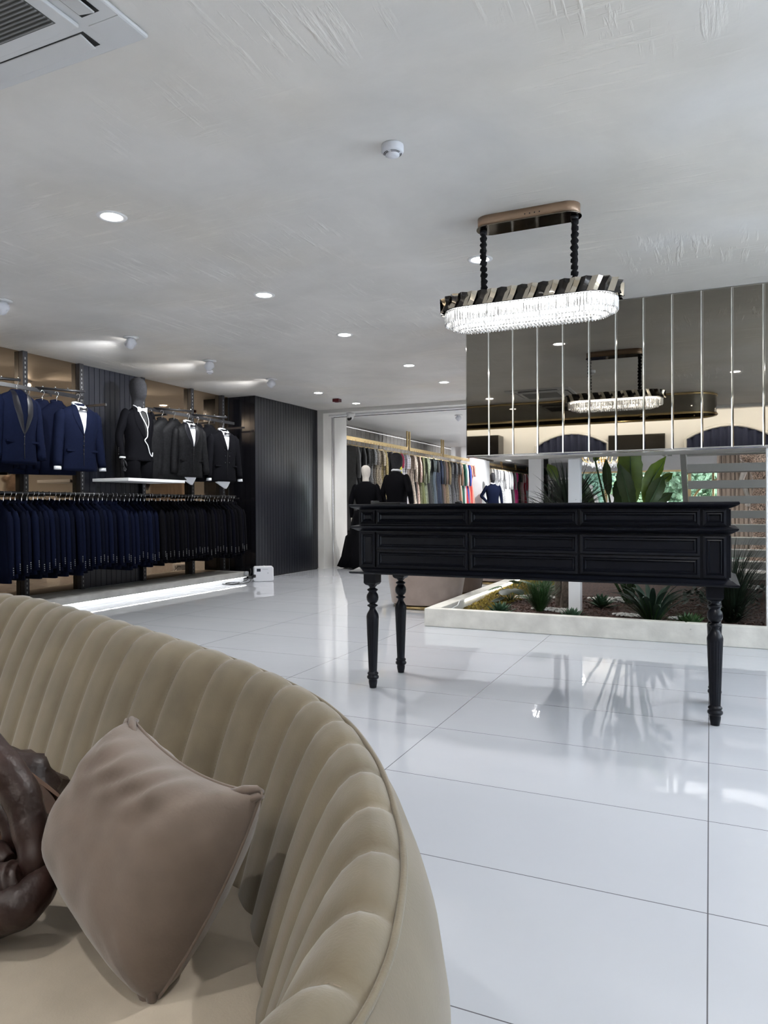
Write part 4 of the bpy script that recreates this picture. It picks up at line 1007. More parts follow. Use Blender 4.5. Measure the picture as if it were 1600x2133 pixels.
for k, y in enumerate((6.0, 6.12, 6.24, 7.20, 7.32)):    # dark garments deep on the rear side of the rail
    pass
# rails and uprights
def rail(name, label, pts, r=.016):
    return tag(MB().tube(pts, r, 10).build(name, M_black), label, 'rail')
rail('hanging_rail', 'long lower black rail carrying the row of suit jackets', [(RX, 4.3, RZ), (RX, 8.92, RZ)], .015)
def flatbar(label, x, y0, y1, z): return tag(MB().box(x-.012, x+.012, y0, y1, z-.028, z+.012).build('hanging_rail', M_black), label, 'rail')
flatbar('left upper black rail above the navy jackets', -6.40, 4.3, 5.95, 2.345)
flatbar('right upper black rail above the brocade and double breasted jackets', -6.40, 6.95, 8.75, 2.345)
for k, (y, x1_, lab) in enumerate([(4.85, -6.06, 'black waterfall arm holding the shawl lapel jacket at the left edge'), (5.63, -6.06, 'black waterfall arm holding the navy dinner jacket'), (7.38, -6.06, 'black waterfall arm with studs holding the brocade jackets'), (8.10, -6.06, 'black waterfall arm holding the double breasted jacket')]):
    dy = -.30 if k in (0, 1, 2) else -.3
    t = thing('waterfall_rail', lab, 'rail', (0, 0, 0))
    MB().tube([(-6.41, y+dy, 2.36), (x1_, y+.03, 2.34)], .013, 8).build('arm', M_black, t)
    b = MB()
    for f in (.15, .4, .65, .95): p = Vector((-6.41, y+dy, 2.36)).lerp(Vector((x1_, y+.03, 2.34)), f); b.sphere((p.x, p.y, p.z+.018), .009, 8)
    b.build('stud', M_chrome, t, fix=False)
ups = [(5.51, 'black slotted upright at the left, in front of the bronze mirror'), (6.28, 'black slotted upright at the left edge of the slatted panel'), (7.30, 'black slotted upright just right of the suited mannequin'), (8.28, 'black slotted upright behind the brocade jackets'), (9.0, 'black slotted upright nearest the black slatted corner')]
for y, lab in ups:
    t = thing('rack_upright', lab, 'upright', (LW+.03, y, .14))
    MB().box(-.028, .035, -.03, .03, 0, CZ-.145).build('post', M_black, t)
    b = MB()
    for k in range(52): b.box(.0351, .0358, -.006, .006, .03+k*.05, .055+k*.05)
    b.build('slots', M_grille, t, fix=False)
    MB().box(.03, RX-(LW+.03), -.012, .012, RZ-.14-.035, RZ-.14-.016).build('bracket_arm', M_black, t)
    MB().box(.03, -6.39-(LW+.03), -.012, .012, 2.345-.14-.055, 2.345-.14-.030).build('bracket_arm', M_black, t)
tag(MB().box(-6.66, -6.10, 6.32, 7.30, 1.412, 1.448).build('display_shelf', M_white, None, .003), 'white shelf board carrying the black suited mannequin', 'shelf')
b = MB()
for y in (6.5, 7.15): b.box(LW, -6.66, y-.015, y+.015, 1.415, 1.44)
tag(b.build('shelf_bracket', M_black), 'black bracket under the white mannequin shelf', 'bracket')

# ================================================================== MANNEQUINS
def hand_mesh(M_, s=1.0):
    b = MB(); b.loft([(0, 0, 0, .024, .016), (0, 0, -.03, .034, .018), (0, 0, -.075, .040, .015), (0, 0, -.095, .036, .012)], 14)
    for k, (x, L_) in enumerate(((-.029, .060), (-.010, .074), (.010, .078), (.029, .068))):
        b.tube([(x, 0, -.085), (x*1.05, -.008, -.085-L_*.4), (x*1.05, -.022, -.085-L_*.75), (x, -.034, -.085-L_*.95)], [.0095, .009, .008, .005], 8)
    b.tube([(-.028, -.002, -.025), (-.050, -.014, -.050), (-.054, -.024, -.080), (-.048, -.032, -.100)], [.012, .011, .009, .006], 8)
    b.v = [tuple(Vector(p)*s) for p in b.v]; return b.xf(M_)
def head_mesh(z, s=1.0, n=28):    # egg-shaped mannequin head with neck, brow, nose and chin; z = neck base
    R_ = [(0, .010, z-.03, .062, .060), (0, .010, z+.02, .056, .058), (0, .008, z+.065, .055, .060), (0, .0, z+.085, .058, .070), (0, -.012, z+.10, .060, .085), (0, -.012, z+.13, .068, .095), (0, -.008, z+.17, .074, .100), (0, -.004, z+.21, .078, .104), (0, .002, z+.25, .077, .103), (0, .006, z+.285, .068, .090), (0, .008, z+.31, .050, .066), (0, .008, z+.325, .026, .034), (0, .008, z+.329, .004, .005)]
    b = MB().loft([(r[0], r[1]*s, z+(r[2]-z)*s, r[3]*s, r[4]*s) for r in R_], n)
    out = []
    for p in b.v:          # gentle nose ridge, brow and eye hollows on the front
        x, y, q = p; h_ = (q-z)/s
        if y < -.04*s:
            y -= .016*s*math.exp(-(x/(.011*s))**2)*math.exp(-((h_-.175)/.022)**2) + .004*s*math.exp(-((h_-.222)/.012)**2)
            y += .006*s*(math.exp(-((abs(x)-.028*s)/(.014*s))**2)*math.exp(-((h_-.200)/.012)**2)); y -= .004*s*math.exp(-(x/(.02*s))**2)*math.exp(-((h_-.138)/.008)**2)
        out.append((x, y, q))
    b.v = out; return b
def torso(b, z0, female=False, hem=.78, fl=1.0):      # jacket body; z0 = neck base height
    k = .9 if female else 1.0; w_ = .84 if female else 1.0
    R_ = [(0, .008, 0, .066, .062), (0, .008, -.03, .10*k, .075), (0, .006, -.06, .16*k, .090), (0, .004, -.10, .200*k, .105), (0, 0, -.17, .208*k, .120), (0, -.006, -.28, .192*k, .130), (0, -.004, -.42, .165*w_, .112*w_), (0, 0, -.52, .170*k*w_, .112*w_), (0, .004, -.64, .192*k, .125), (0, .004, -hem, .205*k*fl, .135*fl), (0, .004, -hem-.002, .18*k*fl, .11*fl)]
    return b.loft([(a, c, z0+z, e, f, 2.25) for a, c, z, e, f in R_], 32)
def arm(sx, z0, elbow, wrist, r=.056, k=1.0):
    sh = Vector((sx*.185*k, .0, z0-.105)); e = Vector(elbow); w_ = Vector(wrist); P_ = []; rr = []
    C2 = catmull([sh+Vector((-sx*.03, 0, .03)), sh, sh.lerp(e, .5)+Vector((sx*.006, 0, 0)), e, e.lerp(w_, .5), w_], 6); n = len(C2)
    for i, p in enumerate(C2): f = i/(n-1); rr.append((.35 if i == 0 else 1)*(r*1.08*(1-f)+r*.66*f))
    return MB().tube(C2, rr, 16)
# suited mannequin on the shelf
SH = (-6.40, 6.80, 1.448)
t = thing('mannequin', 'black suited mannequin with charcoal head and white bow tie on the white shelf', 'mannequin', SH, radians(80))
zn = .885
head_mesh(zn, 1.12).xf(Matrix.Scale(1.12, 4, (1, 0, 0))).build('head', M_headblk, t)
torso(MB(), zn, hem=.66).build('jacket', M_blkshow, t)
a_ = arm(-1, zn, (-.265, .01, zn-.38), (-.265, -.05, zn-.62)).build('sleeve', M_blkshow, t)
b = MB()
for k in range(4): b.sphere((-.300, -.035, zn-.52-.022*k), .007, 8)
b.build('cuff_buttons', M_chrome, a_, fix=False)
MB().loft([(-.265, -.052, zn-.618, .036, .036), (-.266, -.055, zn-.638, .037, .037)], 16).build('shirt_cuff', M_shirt, a_)
hand_mesh(Matrix.Translation((-.266, -.058, zn-.635)) @ Matrix.Rotation(radians(75), 4, 'Z')).build('hand', M_black, t)
arm(1, zn, (.250, .08, zn-.33), (.235, .0, zn-.54)).build('sleeve', M_blkshow, t)
for sx in (-1, 1): MB().loft([(sx*.092, .0, .0, .082, .098), (sx*.094, .0, .13, .092, .108), (sx*.088, .0, .26, .098, .12)], 20).build('trouser_leg', M_blk[1], t)
b = MB(); 
for sx in (-1, 1): b.grid([[(sx*.006, -.088, zn-.025), (sx*.006, -.088, zn-.045)], [(sx*.038, -.100, zn-.008), (sx*.038, -.100, zn-.062)], [(sx*.070, -.088, zn-.004), (sx*.070, -.088, zn-.068)]])
b.box(-.012, .012, -.106, -.086, zn-.05, zn-.018); b.build('bow_tie', M_shirt, t, fix=False)
def fy(x, z):       # jacket front depth
    pr = [(0, .062), (-.06, .085), (-.10, .103), (-.17, .122), (-.28, .137), (-.42, .118), (-.52, .113), (-.66, .124)]; pw = [.066, .16, .20, .208, .192, .165, .17, .19]
    for k in range(7):
        if pr[k][0] >= z >= pr[k+1][0]:
            f = (pr[k][0]-z)/(pr[k][0]-pr[k+1][0]); ry = pr[k][1]+(pr[k+1][1]-pr[k][1])*f; rx = pw[k]+(pw[k+1]-pw[k])*f; return -ry*(1-min(.95, abs(x)/rx)**2.25)**(1/2.25)
    return -.12
rows = []
for k in range(12): f = k/11; z = -.02-.34*f; wd = .055*(1-f)+.003; rows.append([(x+.02*f, fy(x, z)-.004, zn+z) for x in (-wd, 0, wd)])
MB().grid(rows).build('shirt_front', M_dark, t, fix=False)
for sx in (-1, 1):
    rows = []
    for k in range(15): f = k/14; z = .0-.38*f; xi = .06*(1-f)*sx+.02*f; wd = (.02+.075*sin(pi*min(1, .9*f+.05)))*sx; rows.append([(xi, fy(xi, z)-.006, zn+z), (xi+wd*.5, fy(xi+wd*.5, z)-.012, zn+z), (xi+wd, fy(xi+wd, z)-.004, zn+z)])
    MB().grid(rows).build('lapel', M_blkshow, t, fix=False)
ch_ = [(-.075, -.01, .02), (-.06, -.075, -.02), (-.035, fy(.035, -.1)-.012, -.12), (.02, fy(0, -.25)-.012, -.25), (.03, fy(0, -.36)-.012, -.36), (.0, fy(0, -.44)-.012, -.41), (.045, fy(.04, -.45)-.01, -.47), (.08, fy(.08, -.54)-.01, -.56), (.125, fy(.12, -.56)-.01, -.60), (.16, fy(.15, -.5)-.008, -.54)]
MB().tube(catmull([(x, y, zn+z) for x, y, z in ch_], 8), .0062, 8).build('white_cord', M_shirt, t)
MB().tube(catmull([(.055, -.06, zn-.02), (.05, fy(.05, -.1)-.014, zn-.1), (.045, fy(.04, -.25)-.014, zn-.2), (.02, fy(.02, -.3)-.014, zn-.30)], 8), .0045, 8).build('white_cord', M_shirt, t)

def standing(name, label, loc, rz, headm, clothm, female=False, gown=False, height=1.86, collar=True, hands=M_headblk, skirtm=None, arms='bent'):
    t = thing(name, label, 'mannequin', loc, rz); s = height/1.83; zn = 1.50*s
    head_mesh(zn, .98 if not female else .86).build('head', headm, t)
    torso(MB(), zn, female, .74 if not gown else .52, 1.0).build('jacket' if not gown else 'bodice', clothm, t)
    k = .88 if female else 1.0
    for sx in (-1, 1):
        if arms == 'bent' and sx == -1: el, wr = (sx*.31, .06, zn-.34), (sx*.20, .10-.2, zn-.50)
        else: el, wr = (sx*.25*k, .03, zn-.36), (sx*.26*k, -.05, zn-.62)
        arm(sx, zn, el, wr, .054*k, k).build('sleeve', clothm, t)
        hand_mesh(Matrix.Translation(wr) @ Matrix.Rotation(radians(-80*sx), 4, 'Z'), .9).build('hand', hands, t)
    if collar: MB().tube([(0, -.072, zn+.005), (.06, -.03, zn+.02), (.062, .03, zn+.032), (0, .072, zn+.040), (-.062, .03, zn+.032), (-.06, -.03, zn+.02)], .014, 10, closed=True, flat=1.3).build('shirt_collar', M_shirt, t)
    if gown: 
        rows = []
        for (z, r) in ((zn-.50, .17), (zn-.62, .20), (zn-.9, .25), (.55, .30), (.2, .36), (.03, .42), (.02, .40)): rows.append([((r*(1+.06*sin(11*a)*(1-z/zn)))*cos(a), r*.85*(1+.06*sin(11*a)*(1-z/zn))*sin(a), z) for a in [2*pi*q/66 for q in range(66)]])
        MB().grid(rows, closed_u=True, caps=True).build('skirt', skirtm or clothm, t)
    else:
        for sx in (-1, 1):
            MB().loft([(sx*.095, -.01, .05, .065, .085), (sx*.095, 0, .45*s, .075, .085), (sx*.095, 0, .85*s, .095, .115), (sx*.085, 0, zn-.70, .10, .125)], 18).build('trouser_leg', clothm, t)
            MB().loft([(sx*.098, -.07, .0, .045, .13), (sx*.098, -.07, .03, .048, .135), (sx*.098, -.03, .06, .042, .09), (sx*.098, .01, .09, .04, .05)], 16).build('shoe', M_satin, t)
    MB().lathe([(.0005, 0), (.19, 0), (.19, .008), (.0005, .010)], n=30).build('base_plate', M_chrome, t)
    return t
PLF = .16
tag(MB().box(-6.88, -4.55, 12.0, 13.0, 0.055, PLF).build('display_platform', M_white, None, .004), 'low white platform with light under its edge, below the black gown mannequin', 'platform')
tag(MB().box(-6.8, -4.62, 12.05, 13.0, .001, .054).build('light_box', mat('soft_led', (1, 1, 1), .5, emit=(1, .98, .94), emit_s=1.6)), 'glowing strip under the white platform at the far left of the back room', 'light')
mw = standing('mannequin', 'ivory headed mannequin in a long black skirt and jacket, seen from behind', (-5.63, 11.62, .0), radians(190), M_headwht, M_blkshow, True, True, 1.83, False, M_headwht, M_blk[1], 'straight')
mw.scale = (1.22, 1.15, 1.035)

mm_ = standing('mannequin', 'charcoal headed mannequin in a black suit seen from behind, hand on hip', (-5.07, 11.72, .0), radians(160), M_headblk, M_blkshow, False, False, 1.92, True, M_headblk)
mm_.scale = (1.25, 1.2, 1.085)

standing('mannequin', 'mannequin in a navy dinner jacket beside the white column between the two dress rails', (-5.60, 19.8, .0), radians(30), M_headblk, M_navyshow, False, False, 2.1, True, M_headblk)
for x, lab in ((-4.05, 'left of the two small white mannequins by the far window'), (-2.92, 'right of the two small white mannequins by the far window')):
    pass

# ================================================================== GOWN RAILS IN THE FAR ROOM
def gmat(name, c, glit=0.0, rough=.7):
    if name in MATS: return MATS[name]
    if glit: return mat(name, c, .38, .35, noise_amt=.85, noise_scale=90, detail=1, bump=.9, bump_scale=120)
    return mat(name, c, rough, noise_amt=.15, noise_scale=18, sheen=.2)
GW = {}
def make_gown(kind, m_, label, loc, rz, L_, group, flare, glit):
    t = thing('evening_gown', label, 'gown', loc, rz, group); n = 36; rows = []
    top = -.13
    for i, (f, w_, th) in enumerate([(0, .05, .02), (.02, .14, .04), (.04, .205, .05), (.12, .20, .06), (.25, .165, .05), (.32, .160, .05), (.45, .19, .06), (.7, .19+.05*flare, .07+.03*flare), (.98, .20+.11*flare, .08+.05*flare), (1.0, .19+.10*flare, .07+.05*flare)]):
        r = []
        for k in range(n):
            a = 2*pi*k/n; pl_ = 1+.10*sin(9*a+1.3*kind)*max(0, f-.3); r.append((w_*pl_*cos(a), th*.60*pl_*sin(a), top-L_*f))
        rows.append(r)
    MB().grid(rows, closed_u=True, caps=True).build('dress', m_, t)
    sk = 1.0 if kind == 0 else .55
    if kind % 2 == 0:
        for sx in (-1, 1): MB().tube([(sx*.19, 0, top-.03), (sx*.225, 0, top-.2*sk), (sx*.235, -.01, top-.42*sk), (sx*.23, -.015, top-.62*sk)], [.03, .036, .036, .032], 12).build('sleeve', m_, t)
    pts = [(0, 0, -.10), (0, 0, -.055), (.012, 0, -.035), (.019, 0, -.014), (.012, 0, .003), (0, 0, .008), (-.013, 0, .002), (-.018, 0, -.012)]
    MB().tube(catmull(pts, 3), .003, 5).build('hanger_hook', M_gold, t)
    MB().tube([(-.19, 0, -.155), (0, 0, -.105), (.19, 0, -.155)], .009, 6).build('hanger_bar', M_goldm, t)
    return t
GR = [('dark grey', (.05, .05, .05), 0), ('black', (.006, .006, .007), 0), ('black lace', (.010, .010, .011), 0), ('black beaded', (.02, .02, .02), 1), ('charcoal', (.06, .06, .06), 0), ('silver grey', (.20, .20, .20), 1),
      ('grey brown', (.16, .14, .12), 1), ('pale gold sequin', (.30, .25, .18), 1), ('champagne sequin', (.34, .29, .22), 1), ('gold', (.33, .26, .12), 1), ('champagne', (.36, .32, .26), 1), ('black', (.006, .006, .007), 0), ('grey', (.13, .13, .13), 0), ('dark grey', (.06, .06, .07), 0),
      ('yellow', (.55, .50, .05), 0), ('crimson', (.22, .01, .04), 0), ('silver sequin', (.42, .42, .46), 1), ('lilac white sequin', (.50, .48, .52), 1), ('pale silver', (.46, .44, .44), 1), ('beige sequin', (.34, .28, .23), 1), ('rose beige sequin', (.36, .29, .24), 1), ('feathered beige', (.40, .34, .28), 1),
      ('black', (.006, .006, .007), 0), ('blush', (.42, .30, .25), 1), ('olive', (.10, .10, .05), 1), ('olive feathered', (.09, .10, .03), 0), ('sage', (.15, .17, .11), 1), ('sage sheer', (.17, .18, .13), 1), ('black', (.006, .006, .007), 0), ('black jewelled', (.03, .035, .035), 1), ('dark green', (.025, .035, .035), 1),
      ('slate blue', (.06, .08, .10), 0), ('black', (.006, .006, .007), 0), ('midnight navy', (.010, .016, .035), 1), ('navy', (.012, .02, .05), 0), ('black', (.006, .006, .007), 0), ('brown', (.09, .055, .04), 0), ('bronze', (.14, .10, .06), 1), ('antique gold', (.18, .14, .08), 1), ('grey sequin', (.14, .14, .14), 1),
      ('black sequin', (.035, .035, .035), 1), ('gunmetal', (.09, .09, .10), 1), ('black', (.006, .006, .007), 0), ('dark silver', (.15, .15, .15), 1), ('pewter', (.13, .12, .11), 1), ('peach brown', (.28, .15, .09), 0), ('cream', (.60, .55, .47), 0), ('emerald', (.01, .09, .06), 0), ('white', (.68, .68, .68), 0), ('red', (.40, .02, .03), 0), ('royal blue', (.02, .06, .30), 0), ('coral', (.55, .20, .15), 0), ('scarlet', (.50, .04, .03), 0), ('salmon', (.55, .28, .22), 0)]
GR2 = [('ivory', (.66, .63, .58), 0)]*3+[('white', (.74, .74, .74), 0)]*4+[('ivory lace', (.62, .60, .56), 1)]*3+[('white', (.74, .74, .74), 0)]*3+[('black', (.006, .006, .007), 0), ('grey', (.2, .2, .2), 0), ('magenta ruffled', (.42, .008, .13), 0), ('magenta', (.42, .008, .13), 0), ('black', (.006, .006, .007), 0), ('black and gold', (.10, .08, .05), 1), ('dusty rose', (.40, .25, .25), 0), ('pale pink', (.60, .45, .45), 0), ('cherry red', (.40, .02, .04), 0), ('pale blue', (.42, .50, .56), 0), ('white', (.70, .70, .70), 0), ('silver grey', (.28, .28, .28), 1), ('pewter', (.13, .12, .11), 1)]
def gown_row(data, X, y0, y1, z, where, group, rng):
    n = len(data); last = {}
    for i, (nm, c, gl) in enumerate(data):
        y = y0+(y1-y0)*i/(n-1); kind = (i*i+i//3) % 4; flare = [0, .5, .2, 1][(i*7) % 4]; L_ = 1.62+.16*((i*5) % 4)/3
        lab = '%s evening gown on %s, %s from its left end' % (nm, where, ordinal(i+1))
        loc = (X+rng.uniform(-.015, .015), y, z-.02); rz = radians(rng.uniform(-10, 10))
        key = (nm, kind)
        if key in last: r = dup(last[key][0], loc, rz, lab, None, last[key][1]); r['group'] = group
        else:
            r = make_gown(kind, gmat('fabric_'+nm.replace(' ', '_'), c, gl), lab, loc, rz, L_, group, flare, gl); last[key] = (r, tree(r))
rng = random.Random(3)
gown_row(GR, -6.28, 12.22, 19.55, 2.42, 'the first gold rail', 'evening gowns on the first gold rail', rng)
gown_row(GR2, -6.28, 20.95, 26.9, 2.42, 'the second gold rail', 'evening gowns on the second gold rail', rng)
for k, (y0, y1) in enumerate(((12.05, 15.15), (15.25, 17.45), (17.55, 19.75), (20.95, 23.2), (23.3, 25.1), (25.2, 26.9))):
    t = thing('gold_rail', 'gold hanging rail over the gowns in the far room, %s section from the left' % ordinal(k+1), 'rail', (-6.28, y0, 2.42))
    L_ = y1-y0
    MB().box(-.014, .014, 0, L_, -.045, .030).build('bar', M_gold, t)
    for yy in (0.0, L_-.04): MB().box(-.014, .014, yy, yy+.05, .0305, CZ-2.42-.001).build('drop_rod', M_gold, t)
# strip wall above the rails
sp2 = slats_y(-6.9, 12.0, 19.9, 2.35, CZ-.004, .22, .02, .012).build('slat_panel', mat('taupe_slat', (.20, .185, .17), .5, noise_amt=.1, noise_scale=10), None); tag(sp2, 'taupe panelled strip on the far room wall above the first gown rail', 'wall panel')
tag(MB().box(-6.878, -6.87, 12.0, 19.9, CZ-.055, CZ-.047).build('cove_light', mat('dim_led', (1, 1, 1), .5, emit=(1, 1, 1), emit_s=.4)), 'thin light line at the top of the far room wall over the first gown rail', 'light')
c_ = slab('column_far', -6.88, -5.95, 19.9, 20.7, 0, CZ, M_white)
slab('column_far_end', -5.64, -5.21, 24.4, 24.8, 0, CZ, M_white)
sf = slab('trim_4', -6.88, -5.95, 20.71, 26.9, 2.56, CZ, M_offwhite)
tag(MB().box(-6.88, -5.9, 13.01, 19.88, .06, .16).build('display_platform', M_white, None, .004), 'low white platform along the far room wall under the gowns', 'platform')

# dim dress rack + grey panels left of the window wall
sp3 = MB()
for k in range(6): sp3.box(-5.18+.17*k, -5.02+.17*k, 25.9, 25.95, 2.1, 2.62)
tag(sp3.build('slat_panel', mat('grey_panel', (.22, .22, .23), .5)), 'grey panels on the window wall above the dark gowns, left of the white post', 'wall panel')
for k in range(8):
    nm = ['black', 'charcoal', 'pewter', 'grey', 'black', 'gunmetal', 'dark grey', 'black'][k]
    make_gown(k, gmat('fabric_'+nm, (.02, .02, .02)), '%s gown on the short rack behind the dracaena, %s from its left' % (nm, ordinal(k+1)), (-5.05+.14*k, 25.4, 2.0), radians(90+rng.uniform(-10, 10)), 1.6, 'dark gowns on the short rack near the far window', .5, 0)
rail('gold_rail', 'short gold rail with dark gowns left of the far window', [(-5.15, 25.4, 1.985), (-3.95, 25.4, 1.985)], .012)
bpy.data.objects['gold_rail'].data and None
# white mannequins at the window
for x, lab in ((-3.55, 'left one of the two slim white mannequins in front of the far window'), (-2.78, 'right one of the two slim white mannequins in front of the far window')):
    standing('mannequin', lab, (x, 24.2, 0), radians(10), M_white, M_white, True, False, 1.83, False, M_white, None, 'straight')
# curtain
rows = []
for k in range(241): x = .12+1.25*k/240; ph = k/240*2*pi*15; rows.append([(x+.02*cos(ph), 16.5+.055*sin(ph)+.01*sin(ph*2.3), z) for z in (.01, 1.0, 2.0, CZ-.02)])
o_ = MB().grid(rows).build('curtain', mat('taupe_curtain', (.30, .235, .185), .8, noise_amt=.06, noise_scale=5, sheen=.2), None, fix=False); md = o_.modifiers.new('thick', 'SOLIDIFY'); md.thickness = .004
tag(o_, 'taupe floor length pleated curtain behind the open stair', 'curtain')
tag(MB().tube([(.05, 16.5, CZ-.012), (1.45, 16.5, CZ-.012)], .01, 8).build('curtain_track', M_white), 'white ceiling track of the taupe curtain', 'curtain track')
M_seq = mat('nude_sequin', (.44, .33, .26), .3, .5, noise_amt=.8, noise_scale=70, detail=1, bump=1.0, bump_scale=90)
t = thing('mannequin', 'headless bust mannequin in a nude sequinned gown behind the stair at the right edge', 'mannequin', (.68, 11.35, .20), radians(-12))
t.scale = (1.08, 1.08, 1.07)
MB().loft([(0, 0, 1.66, .05, .05), (0, 0, 1.55, .055, .055), (0, 0, 1.50, .12, .07), (0, 0, 1.44, .17, .09), (0, -.015, 1.30, .155, .115), (0, -.01, 1.18, .125, .095), (0, 0, 1.05, .115, .085), (0, 0, .92, .155, .11), (0, .01, .78, .17, .12), (0, 0, .5, .13, .10), (0, 0, .3, .13, .11), (0, 0, .06, .24, .22), (0, 0, .03, .23, .21)], 30).build('gown', M_seq, t)
for sx in (-1, 1): 
    b = MB(); b.sphere((sx*.18, 0, 1.47), .10, 14, (1, .8, .8)); b.build('puffed_sleeve', M_seq, t)
    MB().tube([(sx*.17, .0, 1.44), (sx*.26, .03, 1.18), (sx*.17, -.06, .95)], [.04, .034, .026], 12).build('arm', M_headwht, t)
    hand_mesh(Matrix.Translation((sx*.17, -.06, .95)), .85).build('hand', M_headwht, t)
MB().lathe([(.0005, .03), (.2, .03), (.2, .0), (.0005, -.0)], n=24).build('base_plate', M_chrome, t)
tag(MB().box(.2, 1.6, 10.95, 11.9, .0, .199).build('display_block', M_white, None, .005), 'white block under the sequinned gown mannequin at the right edge', 'platform')
# crystal chandelier in the far room
t = thing('crystal_chandelier', 'large gold and crystal chandelier in the far room, behind the banana leaves', 'chandelier', (-2.35, 18.0, 2.2))
MB().tube([(0, 0, .1), (0, 0, CZ-2.2-.002)], .012, 8).build('stem', M_gold, t)
MB().lathe([(.0005, .25), (.06, .22), (.03, .12), (.10, .05), (.05, -.02), (.08, -.10), (.0005, -.16)], n=20).build('body', M_gold, t)
for k in range(12):
    a = 2*pi*k/12; r = .52 if k % 2 else .36; z = .12 if k % 2 == 0 else 0
    ar = MB().tube(catmull([(0, 0, -.02), (r*.5*cos(a), r*.5*sin(a), -.08), (r*.9*cos(a), r*.9*sin(a), -.03), (r*cos(a), r*sin(a), .04+z)], 6), .012, 6).build('arm', M_gold, t)
    MB().lathe([(.0005, .0), (.04, .01), (.015, -.01)], c=(r*cos(a), r*sin(a)), n=12).xf(Matrix.Translation((0, 0, .05+z))).build('candle_cup', M_gold, ar)
    MB().sphere((r*cos(a), r*sin(a), .10+z), .028, 10, (1, 1, 1.5)).build('bulb', mat('warm_bulb', (1, 1, 1), .5, emit=(1, .93, .80), emit_s=30), ar)
b = MB()
for k in range(240):
    a = random.random()*6.28; r = random.choice((.15, .26, .36, .48)); x, y = r*cos(a), r*sin(a); z0 = .0-.16*(1-r/.55)-random.random()*.05; b.sphere((x, y, z0), .012, 6); b.lathe([(.0005, z0-.012), (.009, z0-.03), (.0005, z0-.065)], c=(x, y), n=6)
pd = b.build('crystal_drops', mat('cut_crystal', (.85, .87, .90), .05, .6), t, fix=False); pd['kind'] = 'stuff'

# ================================================================== TUB CHAIRS
def tub(x, y, r, rz, lab, m_, hgt=.78):
    t = thing('tub_chair', lab, 'armchair', (x, y, 0), rz)
    MB().lathe([(.0005, .0), (r*.88, .0), (r*.88, .045), (.0005, .046)], n=48).build('gold_base', M_gold, t)
    rows = []
    A0, A1 = radians(-25), radians(205)
    def shell(q, n=40):
        out = []
        for k in range(n+1):
            a = A0+(A1-A0)*k/n; hh = hgt-.16*abs((k/n)-.5)**2*4
            out.append([((q+fr*.10*(z)) *cos(a), (q+fr*.10*z)*sin(a), .05+(hh-.05)*z) for z, fr in ((0, 1), (.15, 1), (.5, 1), (.9, 1), (.97, .9))])
        return out
    o = shell(r*.95); i = [[(p[0]*.80, p[1]*.80, p[2]) for p in q] for q in o]
    rws = [q+[((q[-1][0]+w[-1][0])/2, (q[-1][1]+w[-1][1])/2, q[-1][2]+.025)]+w[::-1] for q, w in zip(o, i)]
    MB().grid(rws, caps=True).build('curved_back', m_, t)
    for q in (rws[0], rws[-1]): MB().tube([p for p in q], .007, 6).build('piping', m_, t)
    MB().lathe([(.0005, .05), (r*.78, .05), (r*.80, .08), (r*.80, .36), (r*.76, .41), (r*.6, .43), (.0005, .435)], n=40).build('seat', m_, t)
    return t
M_tub = mat('dusty_mauve_velvet', (.26, .20, .17), .8, noise_amt=.12, noise_scale=7, sheen=.3, bump=.1, bump_scale=200)
tub(-2.86, 7.42, .40, radians(182), 'mauve velvet tub chair with a gold base seen between the desk legs and the planter', M_tub)
tub(-2.95, 8.62, .38, radians(150), 'brown velvet tub chair half hidden behind the nearest mauve tub chair', mat('brown_velvet', (.10, .065, .045), .8, sheen=.3))
tub(-2.80, 10.1, .40, radians(190), 'farthest mauve tub chair with a gold base beside the planter light strip', M_tub)

# ================================================================== BEHIND THE VIEWER, SEEN IN THE MIRRORED BULKHEAD
M_drape = mat('navy_drape', (.010, .014, .040), .7)
def arch(xc, hw, zb_, zs, rise, lab):
    t = thing('arched_alcove', lab, 'alcove', (xc, -1.69, 0))
    rows = []
    n = 48
    for k in range(n+1):
        x = -hw+2*hw*k/n; zt_ = zs+rise*(1-(x/hw)**2); fold_ = .03*sin(k*1.35); rows.append([(x, .04+fold_, zb_), (x, .04+fold_, zt_)])
    MB().grid(rows).build('drape', M_drape, t, fix=False)
    MB().tube([(-hw, .05, zb_), (-hw, .05, zs)]+[(-hw+2*hw*k/20, .05, zs+rise*(1-(-1+2*k/20)**2)) for k in range(1, 20)]+[(hw, .05, zs), (hw, .05, zb_)], .025, 8).build('arch_trim', M_offwhite, t)
arch(-2.45, .68, .02, 2.28, .22, 'arched alcove with navy drape on the wall behind the viewer, left one in the mirror')
arch(.30, .70, .02, 2.30, .22, 'arched alcove with navy drape on the wall behind the viewer, right one in the mirror')
tag(MB().box(-1.75, -.75, -1.69, -1.60, .01, 2.42).build('dark_door_cabinet', mat('dark_lacquer', (.02, .018, .016), .08)), 'dark glossy tall cabinet between the arched alcoves, seen in the mirror', 'cabinet')
tag(MB().box(-6.0, -3.8, -1.69, -1.30, .01, 2.50).build('dark_wardrobe', mat('dark_lacquer', (.02, .018, .016), .08)), 'dark glossy wardrobe behind the viewer, at the left of the mirror', 'wardrobe')
